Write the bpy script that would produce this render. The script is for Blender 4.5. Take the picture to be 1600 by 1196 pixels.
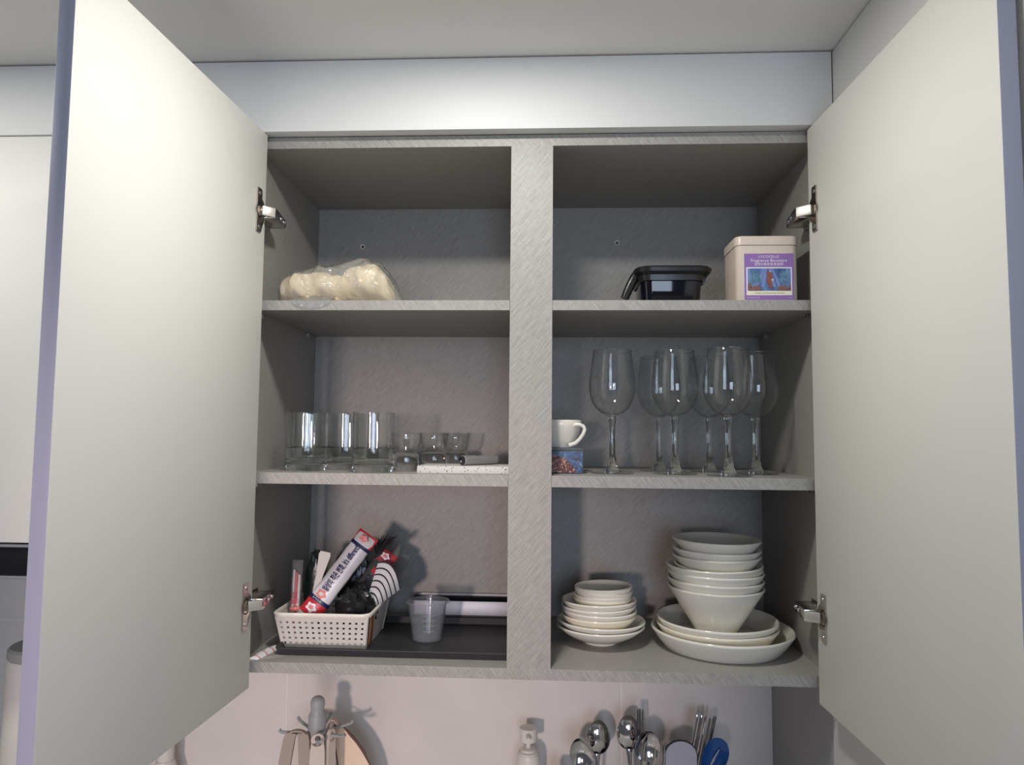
import bpy, bmesh, math, random
from mathutils import Vector, Matrix, noise

for o in list(bpy.data.objects): bpy.data.objects.remove(o, do_unlink=True)
random.seed(7)
SC = bpy.context.scene
COL = SC.collection
PI = math.pi
R = math.radians
EYE = 1.66            # everything is laid out with the lens at height 0, then lifted by EYE

# ------------------------------------------------------------------ camera
def cam_matrix(pos, yaw, pitch, roll):
    cy, sy = math.cos(yaw), math.sin(yaw)
    fwd = Vector((-sy*math.cos(pitch), cy*math.cos(pitch), math.sin(pitch)))
    r = Vector((cy, sy, 0)); u = r.cross(fwd)
    c, s = math.cos(roll), math.sin(roll)
    r, u = c*r + s*u, c*u - s*r
    m = Matrix((r, u, -fwd)).transposed().to_4x4()
    m.translation = pos
    return m
cd = bpy.data.cameras.new('camera'); cam = bpy.data.objects.new('camera', cd); COL.objects.link(cam)
cd.sensor_fit = 'HORIZONTAL'; cd.sensor_width = 36.0; cd.lens = 36.0*1100/1600
cd.clip_start = 0.02
cam.matrix_world = cam_matrix(Vector((0, -1.0796, 0)), R(2.9036), R(4.0819), R(0.5141))
SC.camera = cam

# ------------------------------------------------------------------ light and exposure
SC.view_settings.view_transform = 'Standard'
SC.view_settings.look = 'None'
SC.view_settings.gamma = 1.0
SC.view_settings.use_curve_mapping = False
SC.view_settings.exposure = 0.10
try:
    SC.cycles.transparent_max_bounces = 40; SC.cycles.max_bounces = 24; SC.cycles.transmission_bounces = 24; SC.cycles.glossy_bounces = 8; SC.cycles.diffuse_bounces = 5
except Exception: pass
w = bpy.data.worlds.new('world'); SC.world = w; w.use_nodes = True
w.node_tree.nodes['Background'].inputs['Color'].default_value = (0.86, 0.90, 1.0, 1)
w.node_tree.nodes['Background'].inputs['Strength'].default_value = 0.11

def light(name, kind, loc, target, energy, color, **kw):
    d = bpy.data.lights.new(name, kind); d.energy = energy; d.color = color
    for k, v in kw.items(): setattr(d, k, v)
    o = bpy.data.objects.new(name, d); COL.objects.link(o)
    o.location = loc
    o.rotation_euler = (Vector(target) - Vector(loc)).to_track_quat('-Z', 'Y').to_euler()
    return o
# recessed downlight in the ceiling just in front of the cabinet
light('ceiling_downlight', 'AREA', (-0.085, -0.38, 0.583), (-0.085, -0.38, -1), 4.4, (1.0, 0.972, 0.91), shape='DISK', size=0.10)
light('ceiling_downlight', 'AREA', (-1.02, -0.42, 0.583), (-1.02, -0.42, -1), 4.2, (1.0, 0.97, 0.90), shape='DISK', size=0.10)
# small warm room lamp far behind, a little left, at eye height
light('room_lamp', 'SPOT', (-0.62, -3.0, -0.02), (-0.36, 0.33, -0.42), 142, (1.0, 0.80, 0.755), shadow_soft_size=0.10, spot_size=R(27), spot_blend=0.9)
# daylight window at the far end of the room
light('window_daylight', 'AREA', (0.35, -3.6, 0.02), (0.0, 0.3, 0.0), 23, (0.66, 0.79, 1.0), shape='RECTANGLE', size=0.9, size_y=1.1)

# ------------------------------------------------------------------ colour and material helpers
def lin(c):
    c /= 255.0
    return c/12.92 if c <= 0.04045 else ((c+0.055)/1.055)**2.4
def rgb(r, g, b): return (lin(r), lin(g), lin(b), 1)
def mat(name, color, rough=0.5, metal=0.0, spec=0.5, bump=0.0, bscale=200.0, var=0.0, vscale=8.0, trans=0.0, ior=1.45, coat=0.0, alpha=1.0):
    m = bpy.data.materials.new(name); m.use_nodes = True
    nt = m.node_tree; b = nt.nodes['Principled BSDF']
    b.inputs['Base Color'].default_value = color
    b.inputs['Roughness'].default_value = rough
    b.inputs['Metallic'].default_value = metal
    b.inputs['Specular IOR Level'].default_value = spec
    b.inputs['IOR'].default_value = ior
    b.inputs['Transmission Weight'].default_value = trans
    b.inputs['Coat Weight'].default_value = coat
    tc = nt.nodes.new('ShaderNodeTexCoord')
    if var > 0:
        n = nt.nodes.new('ShaderNodeTexNoise'); n.inputs['Scale'].default_value = vscale; n.inputs['Detail'].default_value = 5
        nt.links.new(tc.outputs['Object'], n.inputs['Vector'])
        mr = nt.nodes.new('ShaderNodeMapRange'); mr.inputs['From Min'].default_value = .3; mr.inputs['From Max'].default_value = .7
        mr.inputs['To Min'].default_value = 1-var; mr.inputs['To Max'].default_value = 1+var
        nt.links.new(n.outputs['Fac'], mr.inputs['Value'])
        vm = nt.nodes.new('ShaderNodeVectorMath'); vm.operation = 'SCALE'; vm.inputs[0].default_value = color[:3]
        nt.links.new(mr.outputs['Result'], vm.inputs['Scale'])
        nt.links.new(vm.outputs['Vector'], b.inputs['Base Color'])
    if bump > 0:
        n2 = nt.nodes.new('ShaderNodeTexNoise'); n2.inputs['Scale'].default_value = bscale; n2.inputs['Detail'].default_value = 4
        nt.links.new(tc.outputs['Object'], n2.inputs['Vector'])
        bp = nt.nodes.new('ShaderNodeBump'); bp.inputs['Strength'].default_value = bump; bp.inputs['Distance'].default_value = 0.002
        nt.links.new(n2.outputs['Fac'], bp.inputs['Height']); nt.links.new(bp.outputs['Normal'], b.inputs['Normal'])
    return m

def laminate(name, color, axes, angle, amp=0.20, rough=0.45, fine=1.0):
    """grey cabinet foil with a fine slanting brushed hatch; axes picks the plane the strokes lie in"""
    m = mat(name, color, rough=rough, spec=0.35)
    nt = m.node_tree; b = nt.nodes['Principled BSDF']
    tc = nt.nodes.new('ShaderNodeTexCoord')
    sep = nt.nodes.new('ShaderNodeSeparateXYZ'); nt.links.new(tc.outputs['Object'], sep.inputs[0])
    com = nt.nodes.new('ShaderNodeCombineXYZ')
    nt.links.new(sep.outputs[axes[0]], com.inputs[0]); nt.links.new(sep.outputs[axes[1]], com.inputs[1])
    tot = None
    for i, (ang, sx, sy, wgt) in enumerate(((angle, 32*fine, 560*fine, 1.0), (-angle*0.93, 60*fine, 560*fine, 0.45), (angle+4, 90*fine, 1100*fine, 0.55))):
        mp = nt.nodes.new('ShaderNodeMapping'); mp.vector_type = 'POINT'
        vr = nt.nodes.new('ShaderNodeVectorRotate'); vr.rotation_type = 'Z_AXIS'; vr.inputs['Angle'].default_value = R(-ang)
        nt.links.new(com.outputs[0], vr.inputs['Vector'])
        mp.inputs['Scale'].default_value = (sx, sy, 1); mp.inputs['Location'].default_value = (i*7.3, i*3.1, 0)
        nt.links.new(vr.outputs[0], mp.inputs['Vector'])
        n = nt.nodes.new('ShaderNodeTexNoise'); n.noise_dimensions = '2D'; n.inputs['Scale'].default_value = 1.0; n.inputs['Detail'].default_value = 2
        nt.links.new(mp.outputs[0], n.inputs['Vector'])
        ma = nt.nodes.new('ShaderNodeMath'); ma.operation = 'MULTIPLY_ADD'
        nt.links.new(n.outputs['Fac'], ma.inputs[0]); ma.inputs[1].default_value = wgt
        if tot is None: ma.inputs[2].default_value = 0
        else: nt.links.new(tot, ma.inputs[2])
        tot = ma.outputs[0]
    mr = nt.nodes.new('ShaderNodeMapRange'); mr.inputs['From Min'].default_value = .65; mr.inputs['From Max'].default_value = 1.35
    mr.inputs['To Min'].default_value = 1-amp; mr.inputs['To Max'].default_value = 1+amp
    nt.links.new(tot, mr.inputs['Value'])
    vm = nt.nodes.new('ShaderNodeVectorMath'); vm.operation = 'SCALE'; vm.inputs[0].default_value = color[:3]
    nt.links.new(mr.outputs['Result'], vm.inputs['Scale']); nt.links.new(vm.outputs['Vector'], b.inputs['Base Color'])
    bp = nt.nodes.new('ShaderNodeBump'); bp.inputs['Strength'].default_value = 0.25; bp.inputs['Distance'].default_value = 0.0006
    nt.links.new(tot, bp.inputs['Height']); nt.links.new(bp.outputs['Normal'], b.inputs['Normal'])
    return m

def thin_clear(name, tint=(1, 1, 1), haze=0.0, haze_col=(1, 1, 1), rough=0.0, ior=1.5, bump=0.0, bscale=60, boost=1.0, edge=0.75):
    """thin see-through wall (glass blown thin, plastic film): transparent + Fresnel gloss (+ milky haze)"""
    m = bpy.data.materials.new(name); m.use_nodes = True
    nt = m.node_tree; nt.nodes.clear()
    out = nt.nodes.new('ShaderNodeOutputMaterial')
    tr = nt.nodes.new('ShaderNodeBsdfTransparent'); tr.inputs[0].default_value = (*tint, 1)
    gl = nt.nodes.new('ShaderNodeBsdfGlossy'); gl.inputs['Roughness'].default_value = rough
    lw = nt.nodes.new('ShaderNodeLayerWeight'); lw.inputs['Blend'].default_value = 0.5
    pw = nt.nodes.new('ShaderNodeMath'); pw.operation = 'POWER'; pw.inputs[1].default_value = 3.6
    nt.links.new(lw.outputs['Facing'], pw.inputs[0])
    f0 = ((ior-1)/(ior+1))**2
    fr = nt.nodes.new('ShaderNodeMath'); fr.operation = 'MULTIPLY_ADD'; fr.inputs[1].default_value = edge; fr.inputs[2].default_value = f0
    nt.links.new(pw.outputs[0], fr.inputs[0])
    mx = nt.nodes.new('ShaderNodeMixShader')
    base = tr.outputs[0]
    if haze > 0:
        df = nt.nodes.new('ShaderNodeBsdfDiffuse'); df.inputs[0].default_value = (*haze_col, 1)
        tl = nt.nodes.new('ShaderNodeBsdfTranslucent'); tl.inputs[0].default_value = (*haze_col, 1)
        a = nt.nodes.new('ShaderNodeMixShader'); a.inputs[0].default_value = 0.4
        nt.links.new(df.outputs[0], a.inputs[1]); nt.links.new(tl.outputs[0], a.inputs[2])
        h = nt.nodes.new('ShaderNodeMixShader'); h.inputs[0].default_value = haze
        nt.links.new(tr.outputs[0], h.inputs[1]); nt.links.new(a.outputs[0], h.inputs[2])
        base = h.outputs[0]
    mb = nt.nodes.new('ShaderNodeMath'); mb.operation = 'MULTIPLY'; mb.use_clamp = True; mb.inputs[1].default_value = boost
    nt.links.new(fr.outputs[0], mb.inputs[0])
    nt.links.new(mb.outputs[0], mx.inputs[0]); nt.links.new(base, mx.inputs[1]); nt.links.new(gl.outputs[0], mx.inputs[2])
    nt.links.new(mx.outputs[0], out.inputs[0])
    if bump > 0:
        tc = nt.nodes.new('ShaderNodeTexCoord'); n2 = nt.nodes.new('ShaderNodeTexNoise'); n2.inputs['Scale'].default_value = bscale; n2.inputs['Detail'].default_value = 3
        n2.inputs['Distortion'].default_value = 1.5
        nt.links.new(tc.outputs['Object'], n2.inputs['Vector'])
        bp = nt.nodes.new('ShaderNodeBump'); bp.inputs['Strength'].default_value = bump; bp.inputs['Distance'].default_value = 0.01
        nt.links.new(n2.outputs['Fac'], bp.inputs['Height'])
        nt.links.new(bp.outputs['Normal'], gl.inputs['Normal']); nt.links.new(bp.outputs['Normal'], lw.inputs['Normal'])
    return m

def speckled(name, base, dots, scale, size):
    m = mat(name, base, rough=0.5)
    nt = m.node_tree; b = nt.nodes['Principled BSDF']
    tc = nt.nodes.new('ShaderNodeTexCoord'); v = nt.nodes.new('ShaderNodeTexVoronoi'); v.inputs['Scale'].default_value = scale
    nt.links.new(tc.outputs['Object'], v.inputs['Vector'])
    lt = nt.nodes.new('ShaderNodeMath'); lt.operation = 'LESS_THAN'; lt.inputs[1].default_value = size
    nt.links.new(v.outputs['Distance'], lt.inputs[0])
    mx = nt.nodes.new('ShaderNodeMix'); mx.data_type = 'RGBA'; mx.inputs[6].default_value = base; mx.inputs[7].default_value = dots
    nt.links.new(lt.outputs[0], mx.inputs[0]); nt.links.new(mx.outputs[2], b.inputs['Base Color'])
    return m

M = {}
GREY = rgb(161, 158, 154)
M['lam_front_h'] = laminate('laminate_edge', GREY, (0, 2), -52, 0.24)
M['lam_front_v'] = laminate('laminate_divider', GREY, (0, 2), 50, 0.20)
M['lam_back'] = laminate('laminate_back', GREY, (0, 2), 50, 0.17)
M['lam_side'] = laminate('laminate_side', GREY, (1, 2), 80, 0.10)
M['lam_flat'] = laminate('laminate_flat', GREY, (0, 1), 20, 0.12)
M['door'] = mat('matt_white_door', rgb(224, 223, 218), rough=0.5, spec=0.25, bump=0.02, bscale=700, var=0.012, vscale=3)
M['dooredge'] = mat('white_edge_band', rgb(222, 222, 222), rough=0.45, spec=0.3)
M['edgeband'] = mat('lilac_grey_edge_band', rgb(168, 170, 190), rough=0.45, spec=0.3)
M['fascia'] = mat('matt_white_fascia', rgb(224, 224, 223), rough=0.5, spec=0.25, var=0.01, vscale=3)
M['ceiling'] = mat('ceiling_paper', rgb(234, 233, 231), rough=0.9, spec=0.1, bump=0.08, bscale=300, var=0.015, vscale=6)
M['tile'] = mat('pale_grey_tile', rgb(228, 222, 218), rough=0.32, spec=0.45, var=0.05, vscale=7)
M['grout'] = mat('light_grout', rgb(250, 248, 246), rough=0.9)
M['greywall'] = mat('grey_side_tile', rgb(165, 164, 165), rough=0.55, var=0.04, vscale=12)
M['black'] = mat('satin_black_hood', rgb(22, 23, 26), rough=0.3)
M['alu'] = mat('aluminium_strip', rgb(190, 195, 202), rough=0.35, metal=0.8)
M['nickel'] = mat('nickel_plated_steel', rgb(196, 188, 182), rough=0.17, metal=1.0)
M['linksteel'] = mat('bright_link_steel', rgb(226, 222, 214), rough=0.42, metal=0.85)
M['filmflap'] = thin_clear('loose_film', (0.97, 0.97, 0.97), haze=0.42, haze_col=(0.62, 0.64, 0.65), rough=0.1, ior=1.5, bump=0.8, bscale=60, boost=1.4)
M['darknickel'] = mat('dark_nickel_recess', rgb(70, 62, 58), rough=0.3, metal=0.9)
M['screw'] = mat('screw_steel', rgb(205, 202, 200), rough=0.25, metal=1.0)
M['ceramic'] = mat('white_glazed_ceramic', rgb(232, 229, 219), rough=0.16, spec=0.5, coat=0.3)
M['cream_ceramic'] = mat('cream_glazed_ceramic', rgb(236, 229, 210), rough=0.16, spec=0.5, coat=0.3)
M['glass'] = mat('thick_clear_glass', (0.97, 0.99, 0.97, 1), rough=0.0, trans=1.0, ior=1.48)
M['thinglass'] = thin_clear('thin_clear_glass', (0.985, 0.99, 0.99), ior=1.5)
M['tumblerwall'] = thin_clear('tumbler_glass_wall', (0.975, 0.982, 0.978), ior=1.5, boost=1.3)
M['film'] = thin_clear('plastic_bag_film', (0.98, 0.98, 0.97), haze=0.34, haze_col=(0.74, 0.75, 0.74), rough=0.16, ior=1.5, bump=0.8, bscale=34, boost=1.5)
M['film2'] = thin_clear('crisp_packet_film', (0.95, 0.95, 0.96), haze=0.12, haze_col=(0.8, 0.8, 0.82), rough=0.1, ior=1.45, bump=0.6, bscale=90)
M['frosted'] = thin_clear('frosted_cup_plastic', (0.95, 0.96, 0.98), haze=0.13, haze_col=(0.72, 0.77, 0.82), rough=0.16, ior=1.45)
M['cream'] = mat('cream_cotton', rgb(238, 220, 184), rough=0.85, spec=0.2, bump=0.6, bscale=45, var=0.06, vscale=30)
M['blackplastic'] = mat('black_plastic', rgb(30, 31, 33), rough=0.28, spec=0.5)
M['smoke'] = mat('dark_smoked_plastic', rgb(12, 14, 22), rough=0.06, spec=0.6)
M['tin'] = mat('beige_painted_tin', rgb(216, 203, 188), rough=0.32, spec=0.5)
M['purple'] = mat('purple_label', rgb(146, 110, 176), rough=0.5)
M['white_print'] = mat('white_print', rgb(235, 228, 240), rough=0.6)
M['lilac_print'] = mat('lilac_print', rgb(205, 185, 222), rough=0.6)
M['ivory_print'] = mat('ivory_print', rgb(236, 234, 205), rough=0.6)
M['olive_print'] = mat('olive_print', rgb(120, 122, 90), rough=0.6)
def picture_mat(name, stops, scale, distort, seed, stretch=(1, 1, 1)):
    m = mat(name, stops[0][1], rough=0.5)
    nt = m.node_tree; b = nt.nodes['Principled BSDF']
    tc = nt.nodes.new('ShaderNodeTexCoord'); mp = nt.nodes.new('ShaderNodeMapping'); mp.inputs['Location'].default_value = (seed, seed*.7, seed*.3); mp.inputs['Scale'].default_value = stretch
    nt.links.new(tc.outputs['Object'], mp.inputs[0])
    n = nt.nodes.new('ShaderNodeTexNoise'); n.inputs['Scale'].default_value = scale; n.inputs['Distortion'].default_value = distort; n.inputs['Detail'].default_value = 5
    nt.links.new(mp.outputs[0], n.inputs['Vector'])
    cr = nt.nodes.new('ShaderNodeValToRGB'); nt.links.new(n.outputs['Fac'], cr.inputs[0])
    els = cr.color_ramp.elements
    els[0].position, els[0].color = stops[0]
    els[1].position, els[1].color = stops[-1]
    for p, c in stops[1:-1]:
        e = els.new(p); e.color = c
    nt.links.new(cr.outputs[0], b.inputs['Base Color'])
    return m
M['sea'] = picture_mat('undersea_print', [(.3, rgb(52, 70, 120)), (.5, rgb(80, 110, 160)), (.7, rgb(120, 150, 190))], 60, 0.6, 1.0, (1, 1, .35))
M['ray'] = mat('light_ray_print', rgb(122, 140, 196), rough=0.5)
M['reef'] = picture_mat('reef_print', [(.3, rgb(70, 50, 70)), (.5, rgb(140, 100, 90)), (.7, rgb(90, 90, 110))], 300, 0.6, 2.0)
M['teal_print'] = picture_mat('weed_print', [(.3, rgb(60, 90, 120)), (.5, rgb(85, 130, 145)), (.7, rgb(115, 145, 185))], 260, 1.0, 3.0)
M['seahorse'] = picture_mat('seahorse_print', [(.3, rgb(110, 60, 58)), (.5, rgb(150, 86, 76)), (.7, rgb(130, 74, 68))], 400, 0.6, 4.0)
M['blueprint'] = picture_mat('blue_marine_print', [(.30, rgb(22, 32, 62)), (.45, rgb(34, 74, 122)), (.60, rgb(48, 104, 156)), (.72, rgb(150, 175, 200))], 95, 1.0, 5.0)
M['coralprint'] = picture_mat('coral_print', [(.36, rgb(38, 22, 34)), (.47, rgb(118, 58, 48)), (.53, rgb(62, 36, 48)), (.64, rgb(205, 160, 142))], 170, 1.5, 6.0)
M['whiteplastic'] = mat('white_plastic', rgb(226, 222, 214), rough=0.38)
M['basket'] = mat('ivory_basket_plastic', rgb(238, 232, 224), rough=0.5, bump=0.3, bscale=350)
M['leather'] = mat('brown_leather_tab', rgb(146, 98, 66), rough=0.6, bump=0.2, bscale=300, var=0.1, vscale=60)
M['tray'] = mat('charcoal_tray_coating', rgb(56, 56, 58), rough=0.45, spec=0.4, var=0.05, vscale=20)
M['steel'] = mat('brushed_stainless', rgb(150, 151, 156), rough=0.45, metal=0.6)
M['shiny'] = mat('polished_stainless', rgb(200, 198, 198), rough=0.09, metal=1.0)
M['packwhite'] = mat('milky_packet_plastic', rgb(214, 210, 214), rough=0.25, var=0.05, vscale=60)
M['red'] = mat('red_print', rgb(196, 44, 56), rough=0.35)
M['pinkred'] = mat('pink_red_print', rgb(226, 130, 125), rough=0.4)
M['navy'] = mat('navy_print', rgb(34, 38, 84), rough=0.4)
M['darkbag'] = mat('dark_glossy_bag', rgb(30, 30, 33), rough=0.25, bump=0.8, bscale=70)
M['greenbag'] = mat('dark_green_bag', rgb(38, 48, 46), rough=0.3, bump=0.8, bscale=60)
M['napkin'] = mat('white_paper_napkin', rgb(228, 226, 228), rough=0.8)
M['stripe'] = mat('dark_stripe_print', rgb(52, 50, 52), rough=0.8)
M['bristle'] = mat('dark_bristles', rgb(48, 44, 46), rough=0.6)
M['clearstraw'] = mat('pale_straw_plastic', rgb(206, 196, 196), rough=0.3)
M['slab'] = speckled('speckled_white_board', rgb(204, 201, 198), rgb(60, 55, 52), 230, 0.20)
M['gadget'] = mat('grey_satin_tube', rgb(150, 150, 150), rough=0.35, metal=0.3)
M['greyplastic'] = mat('grey_plastic', rgb(172, 174, 176), rough=0.4)
M['palewood'] = mat('pale_beige_silicone', rgb(222, 208, 194), rough=0.5, var=0.02, vscale=20)
M['taupe'] = mat('taupe_silicone', rgb(178, 162, 150), rough=0.5)
M['peach'] = mat('peach_board', rgb(250, 222, 196), rough=0.5, var=0.02, vscale=12)
M['brownrim'] = mat('brown_rim', rgb(112, 78, 68), rough=0.5)
M['pinkstrap'] = mat('pink_hanging_strap', rgb(226, 190, 182), rough=0.5)
M['blue'] = mat('blue_plastic', rgb(18, 74, 140), rough=0.18, spec=0.6)
M['lilacgrey'] = mat('lilac_grey_plastic', rgb(178, 178, 190), rough=0.4)
M['counter'] = mat('pale_counter', rgb(230, 228, 224), rough=0.3, var=0.03, vscale=40)
M['floor'] = mat('pale_wood_floor', rgb(205, 192, 176), rough=0.5, var=0.15, vscale=6)
M['greylid'] = mat('grey_lid', rgb(160, 160, 160), rough=0.5)

# ------------------------------------------------------------------ mesh builder
class MB:
    def __init__(s): s.bm = bmesh.new(); s.mats = []
    def mi(s, m):
        if m not in s.mats: s.mats.append(m)
        return s.mats.index(m)
    def poly(s, pts, m):
        f = s.bm.faces.new([s.bm.verts.new(p) for p in pts]); f.material_index = s.mi(m); return f
    def hexa(s, pts, m, bev=0.0, seg=2):
        """8 corners: bottom 4 ccw, top 4 ccw"""
        v = [s.bm.verts.new(p) for p in pts]; fs = []
        for q in ((3, 2, 1, 0), (4, 5, 6, 7), (0, 1, 5, 4), (1, 2, 6, 5), (2, 3, 7, 6), (3, 0, 4, 7)):
            f = s.bm.faces.new([v[i] for i in q]); f.material_index = s.mi(m); fs.append(f)
        if bev > 0:
            es = list({e for f in fs for e in f.edges})
            bmesh.ops.bevel(s.bm, geom=es, offset=bev, segments=seg, affect='EDGES', profile=0.5, clamp_overlap=True, material=-1)
        return fs
    def box(s, x0, y0, z0, x1, y1, z1, m, bev=0.0, seg=2):
        return s.hexa([(x0, y0, z0), (x1, y0, z0), (x1, y1, z0), (x0, y1, z0), (x0, y0, z1), (x1, y0, z1), (x1, y1, z1), (x0, y1, z1)], m, bev, seg)
    def frame_box(s, mtx, sx, sy, sz, m, bev=0.0):
        pts = [mtx @ Vector(p) for p in ((-sx, -sy, -sz), (sx, -sy, -sz), (sx, sy, -sz), (-sx, sy, -sz), (-sx, -sy, sz), (sx, -sy, sz), (sx, sy, sz), (-sx, sy, sz))]
        return s.hexa(pts, m, bev)
    def prism(s, outline, mtx, depth, m, side=None):
        """outline in local xy, extruded along local z by depth"""
        a = [s.bm.verts.new(mtx @ Vector((x, y, 0))) for x, y in outline]
        b = [s.bm.verts.new(mtx @ Vector((x, y, depth))) for x, y in outline]
        n = len(a)
        f = s.bm.faces.new(a[::-1]); f.material_index = s.mi(m)
        f = s.bm.faces.new(b); f.material_index = s.mi(m)
        for i in range(n):
            f = s.bm.faces.new((a[i], a[(i+1) % n], b[(i+1) % n], b[i])); f.material_index = s.mi(side or m)
    def grid(s, rows, m, cu=False, cv=False, mfun=None):
        """rows of points; cu closes each row, cv closes first to last row"""
        vs = [[s.bm.verts.new(p) for p in r] for r in rows]
        nr, nc = len(vs), len(vs[0])
        for i in range(nr if cv else nr-1):
            for j in range(nc if cu else nc-1):
                q = [vs[i][j], vs[i][(j+1) % nc], vs[(i+1) % nr][(j+1) % nc], vs[(i+1) % nr][j]]
                mm = mfun(i, j) if mfun else m
                if mm is None: continue
                f = s.bm.faces.new(q); f.material_index = s.mi(mm)
        return vs
    def lathe(s, prof, m, c=(0, 0, 0), n=40, mtx=None, closed=False, mfun=None):
        """prof: (radius, z) list; points on the axis become poles"""
        rings = []
        for r, z in prof:
            if r < 1e-6: ps = [Vector((0, 0, z))]
            else: ps = [Vector((r*math.cos(2*PI*k/n), r*math.sin(2*PI*k/n), z)) for k in range(n)]
            ps = [(mtx @ p if mtx else p) + Vector(c) for p in ps]
            rings.append([s.bm.verts.new(p) for p in ps])
        L = len(rings)
        for i in range(L if closed else L-1):
            a, b = rings[i], rings[(i+1) % L]
            mm = mfun(i) if mfun else m
            for k in range(n):
                if len(a) == 1 and len(b) == 1: break
                if len(a) == 1: q = (a[0], b[(k+1) % n], b[k])
                elif len(b) == 1: q = (a[k], a[(k+1) % n], b[0])
                else: q = (a[k], a[(k+1) % n], b[(k+1) % n], b[k])
                f = s.bm.faces.new(q); f.material_index = s.mi(mm)
    def tube(s, path, rad, m, n=10, caps=True, flat=None):
        path = [Vector(p) for p in path]
        rr = rad if isinstance(rad, (list, tuple)) else [rad]*len(path)
        up = Vector((0, 0, 1)); rings = []; prev = None
        for i, p in enumerate(path):
            t = (path[min(i+1, len(path)-1)] - path[max(i-1, 0)]).normalized()
            if prev is None:
                a = t.cross(up)
                if a.length < 1e-3: a = t.cross(Vector((0, 1, 0)))
                a.normalize()
            else:
                a = (prev - t*prev.dot(t)).normalized()
            prev = a; b = t.cross(a)
            fl = flat or 1.0
            rings.append([p + a*(rr[i]*math.cos(2*PI*k/n)) + b*(rr[i]*fl*math.sin(2*PI*k/n)) for k in range(n)])
        vs = s.grid(rings, m, cu=True)
        if caps:
            f = s.bm.faces.new(vs[0][::-1]); f.material_index = s.mi(m)
            f = s.bm.faces.new(vs[-1]); f.material_index = s.mi(m)
    def build(s, name, parent=None, smooth=35, kind=None, label=None, shade=True):
        bmesh.ops.remove_doubles(s.bm, verts=s.bm.verts, dist=1e-6)
        bmesh.ops.recalc_face_normals(s.bm, faces=s.bm.faces)
        me = bpy.data.meshes.new(name); s.bm.to_mesh(me); s.bm.free()
        for m in s.mats: me.materials.append(M[m])
        if shade:
            for p in me.polygons: p.use_smooth = True
            me.set_sharp_from_angle(angle=R(smooth))
        o = bpy.data.objects.new(name, me); COL.objects.link(o)
        if parent: o.parent = parent
        if kind: o['kind'] = kind
        if label: o['label'] = label
        return o

def thing(name, label, cat, loc=(0, 0, 0), group=None):
    o = bpy.data.objects.new(name, None); COL.objects.link(o); o.location = loc; o.empty_display_size = 0.02
    o['label'] = label; o['category'] = cat
    if group: o['group'] = group
    return o
def tag(o, label, cat, group=None):
    o['label'] = label; o['category'] = cat
    if group: o['group'] = group
    return o
def copy_thing(root, loc, label, rotz=0.0):
    c = root.copy(); COL.objects.link(c); c.location = loc; c.rotation_euler = (0, 0, rotz); c['label'] = label
    for ch in list(root.children):
        d = ch.copy(); COL.objects.link(d); d.parent = c
        for g in list(ch.children):
            e = g.copy(); COL.objects.link(e); e.parent = d
    return c
def frame(o, u, v):
    """matrix with x=u, y=v, z=u x v at origin o"""
    u = Vector(u).normalized(); v = Vector(v); v = (v - u*v.dot(u)).normalized(); n = u.cross(v)
    m = Matrix((u, v, n)).transposed().to_4x4(); m.translation = Vector(o)
    return m
def text_mesh(txt, size, width=None, bold=0.0):
    c = bpy.data.curves.new('t', 'FONT'); c.body = txt; c.size = size; c.align_x = 'CENTER'; c.align_y = 'CENTER'; c.resolution_u = 2; c.offset = bold*size
    o = bpy.data.objects.new('t', c); COL.objects.link(o)
    dg = bpy.context.evaluated_depsgraph_get(); dg.update()
    me = bpy.data.meshes.new_from_object(o.evaluated_get(dg))
    bpy.data.objects.remove(o, do_unlink=True)
    vs = [v.co.copy() for v in me.vertices]; fs = [list(p.vertices) for p in me.polygons]
    bpy.data.meshes.remove(me)
    if vs and width:
        x0 = min(v.x for v in vs); x1 = max(v.x for v in vs); k = width/(x1-x0); cx = (x0+x1)/2
        for v in vs: v.x = (v.x-cx)*k; v.y *= k
    return vs, fs
def add_text(mb, txt, size, m, fn, width=None, slant=0.0, bold=0.0):
    vs, fs = text_mesh(txt, size, width, bold)
    bv = [mb.bm.verts.new(fn(v.x + slant*v.y, v.y)) for v in vs]
    for f in fs:
        if len(set(f)) < 3: continue
        try:
            q = mb.bm.faces.new([bv[i] for i in f]); q.material_index = mb.mi(m)
        except ValueError: pass
def rrect(w, h, r, n=5):
    """rounded rectangle outline centred on 0, ccw"""
    out = []
    for cx, cy, a0 in ((w/2-r, h/2-r, 0), (-w/2+r, h/2-r, 90), (-w/2+r, -h/2+r, 180), (w/2-r, -h/2+r, 270)):
        for k in range(n+1):
            a = R(a0 + 90*k/n); out.append((cx + r*math.cos(a), cy + r*math.sin(a)))
    return out
I4 = Matrix.Identity(4)

# ------------------------------------------------------------------ key dimensions (metres, lens height = 0)
XL, XR = -0.4675, 0.413           # inner faces of the cabinet sides
DL, DR = -0.059, 0.0066           # divider
D = 0.31                          # inner depth
ZT, S1T, S1B, S2T, S2B, BT, BB = 0.4511, 0.2053, 0.1897, -0.0648, -0.0820, -0.3517, -0.3679
CEIL, CNT, FLR = 0.587, -0.80, -EYE
WALL = 0.33

# ------------------------------------------------------------------ setting
def struct(name, mb, **kw): return mb.build(name, kind='structure', **kw)
m = MB(); m.box(-2.4, -4.0, FLR-.05, 1.4, 0.40, FLR, 'floor'); struct('floor', m)
m = MB(); m.box(-2.4, -2.2, CEIL, 1.4, 0.40, CEIL+.06, 'ceiling'); struct('ceiling', m)
m = MB(); m.box(-2.4, WALL+.0012, FLR, 1.4, 0.40, CEIL, 'grout'); wallb = struct('wall_back', m)
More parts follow.
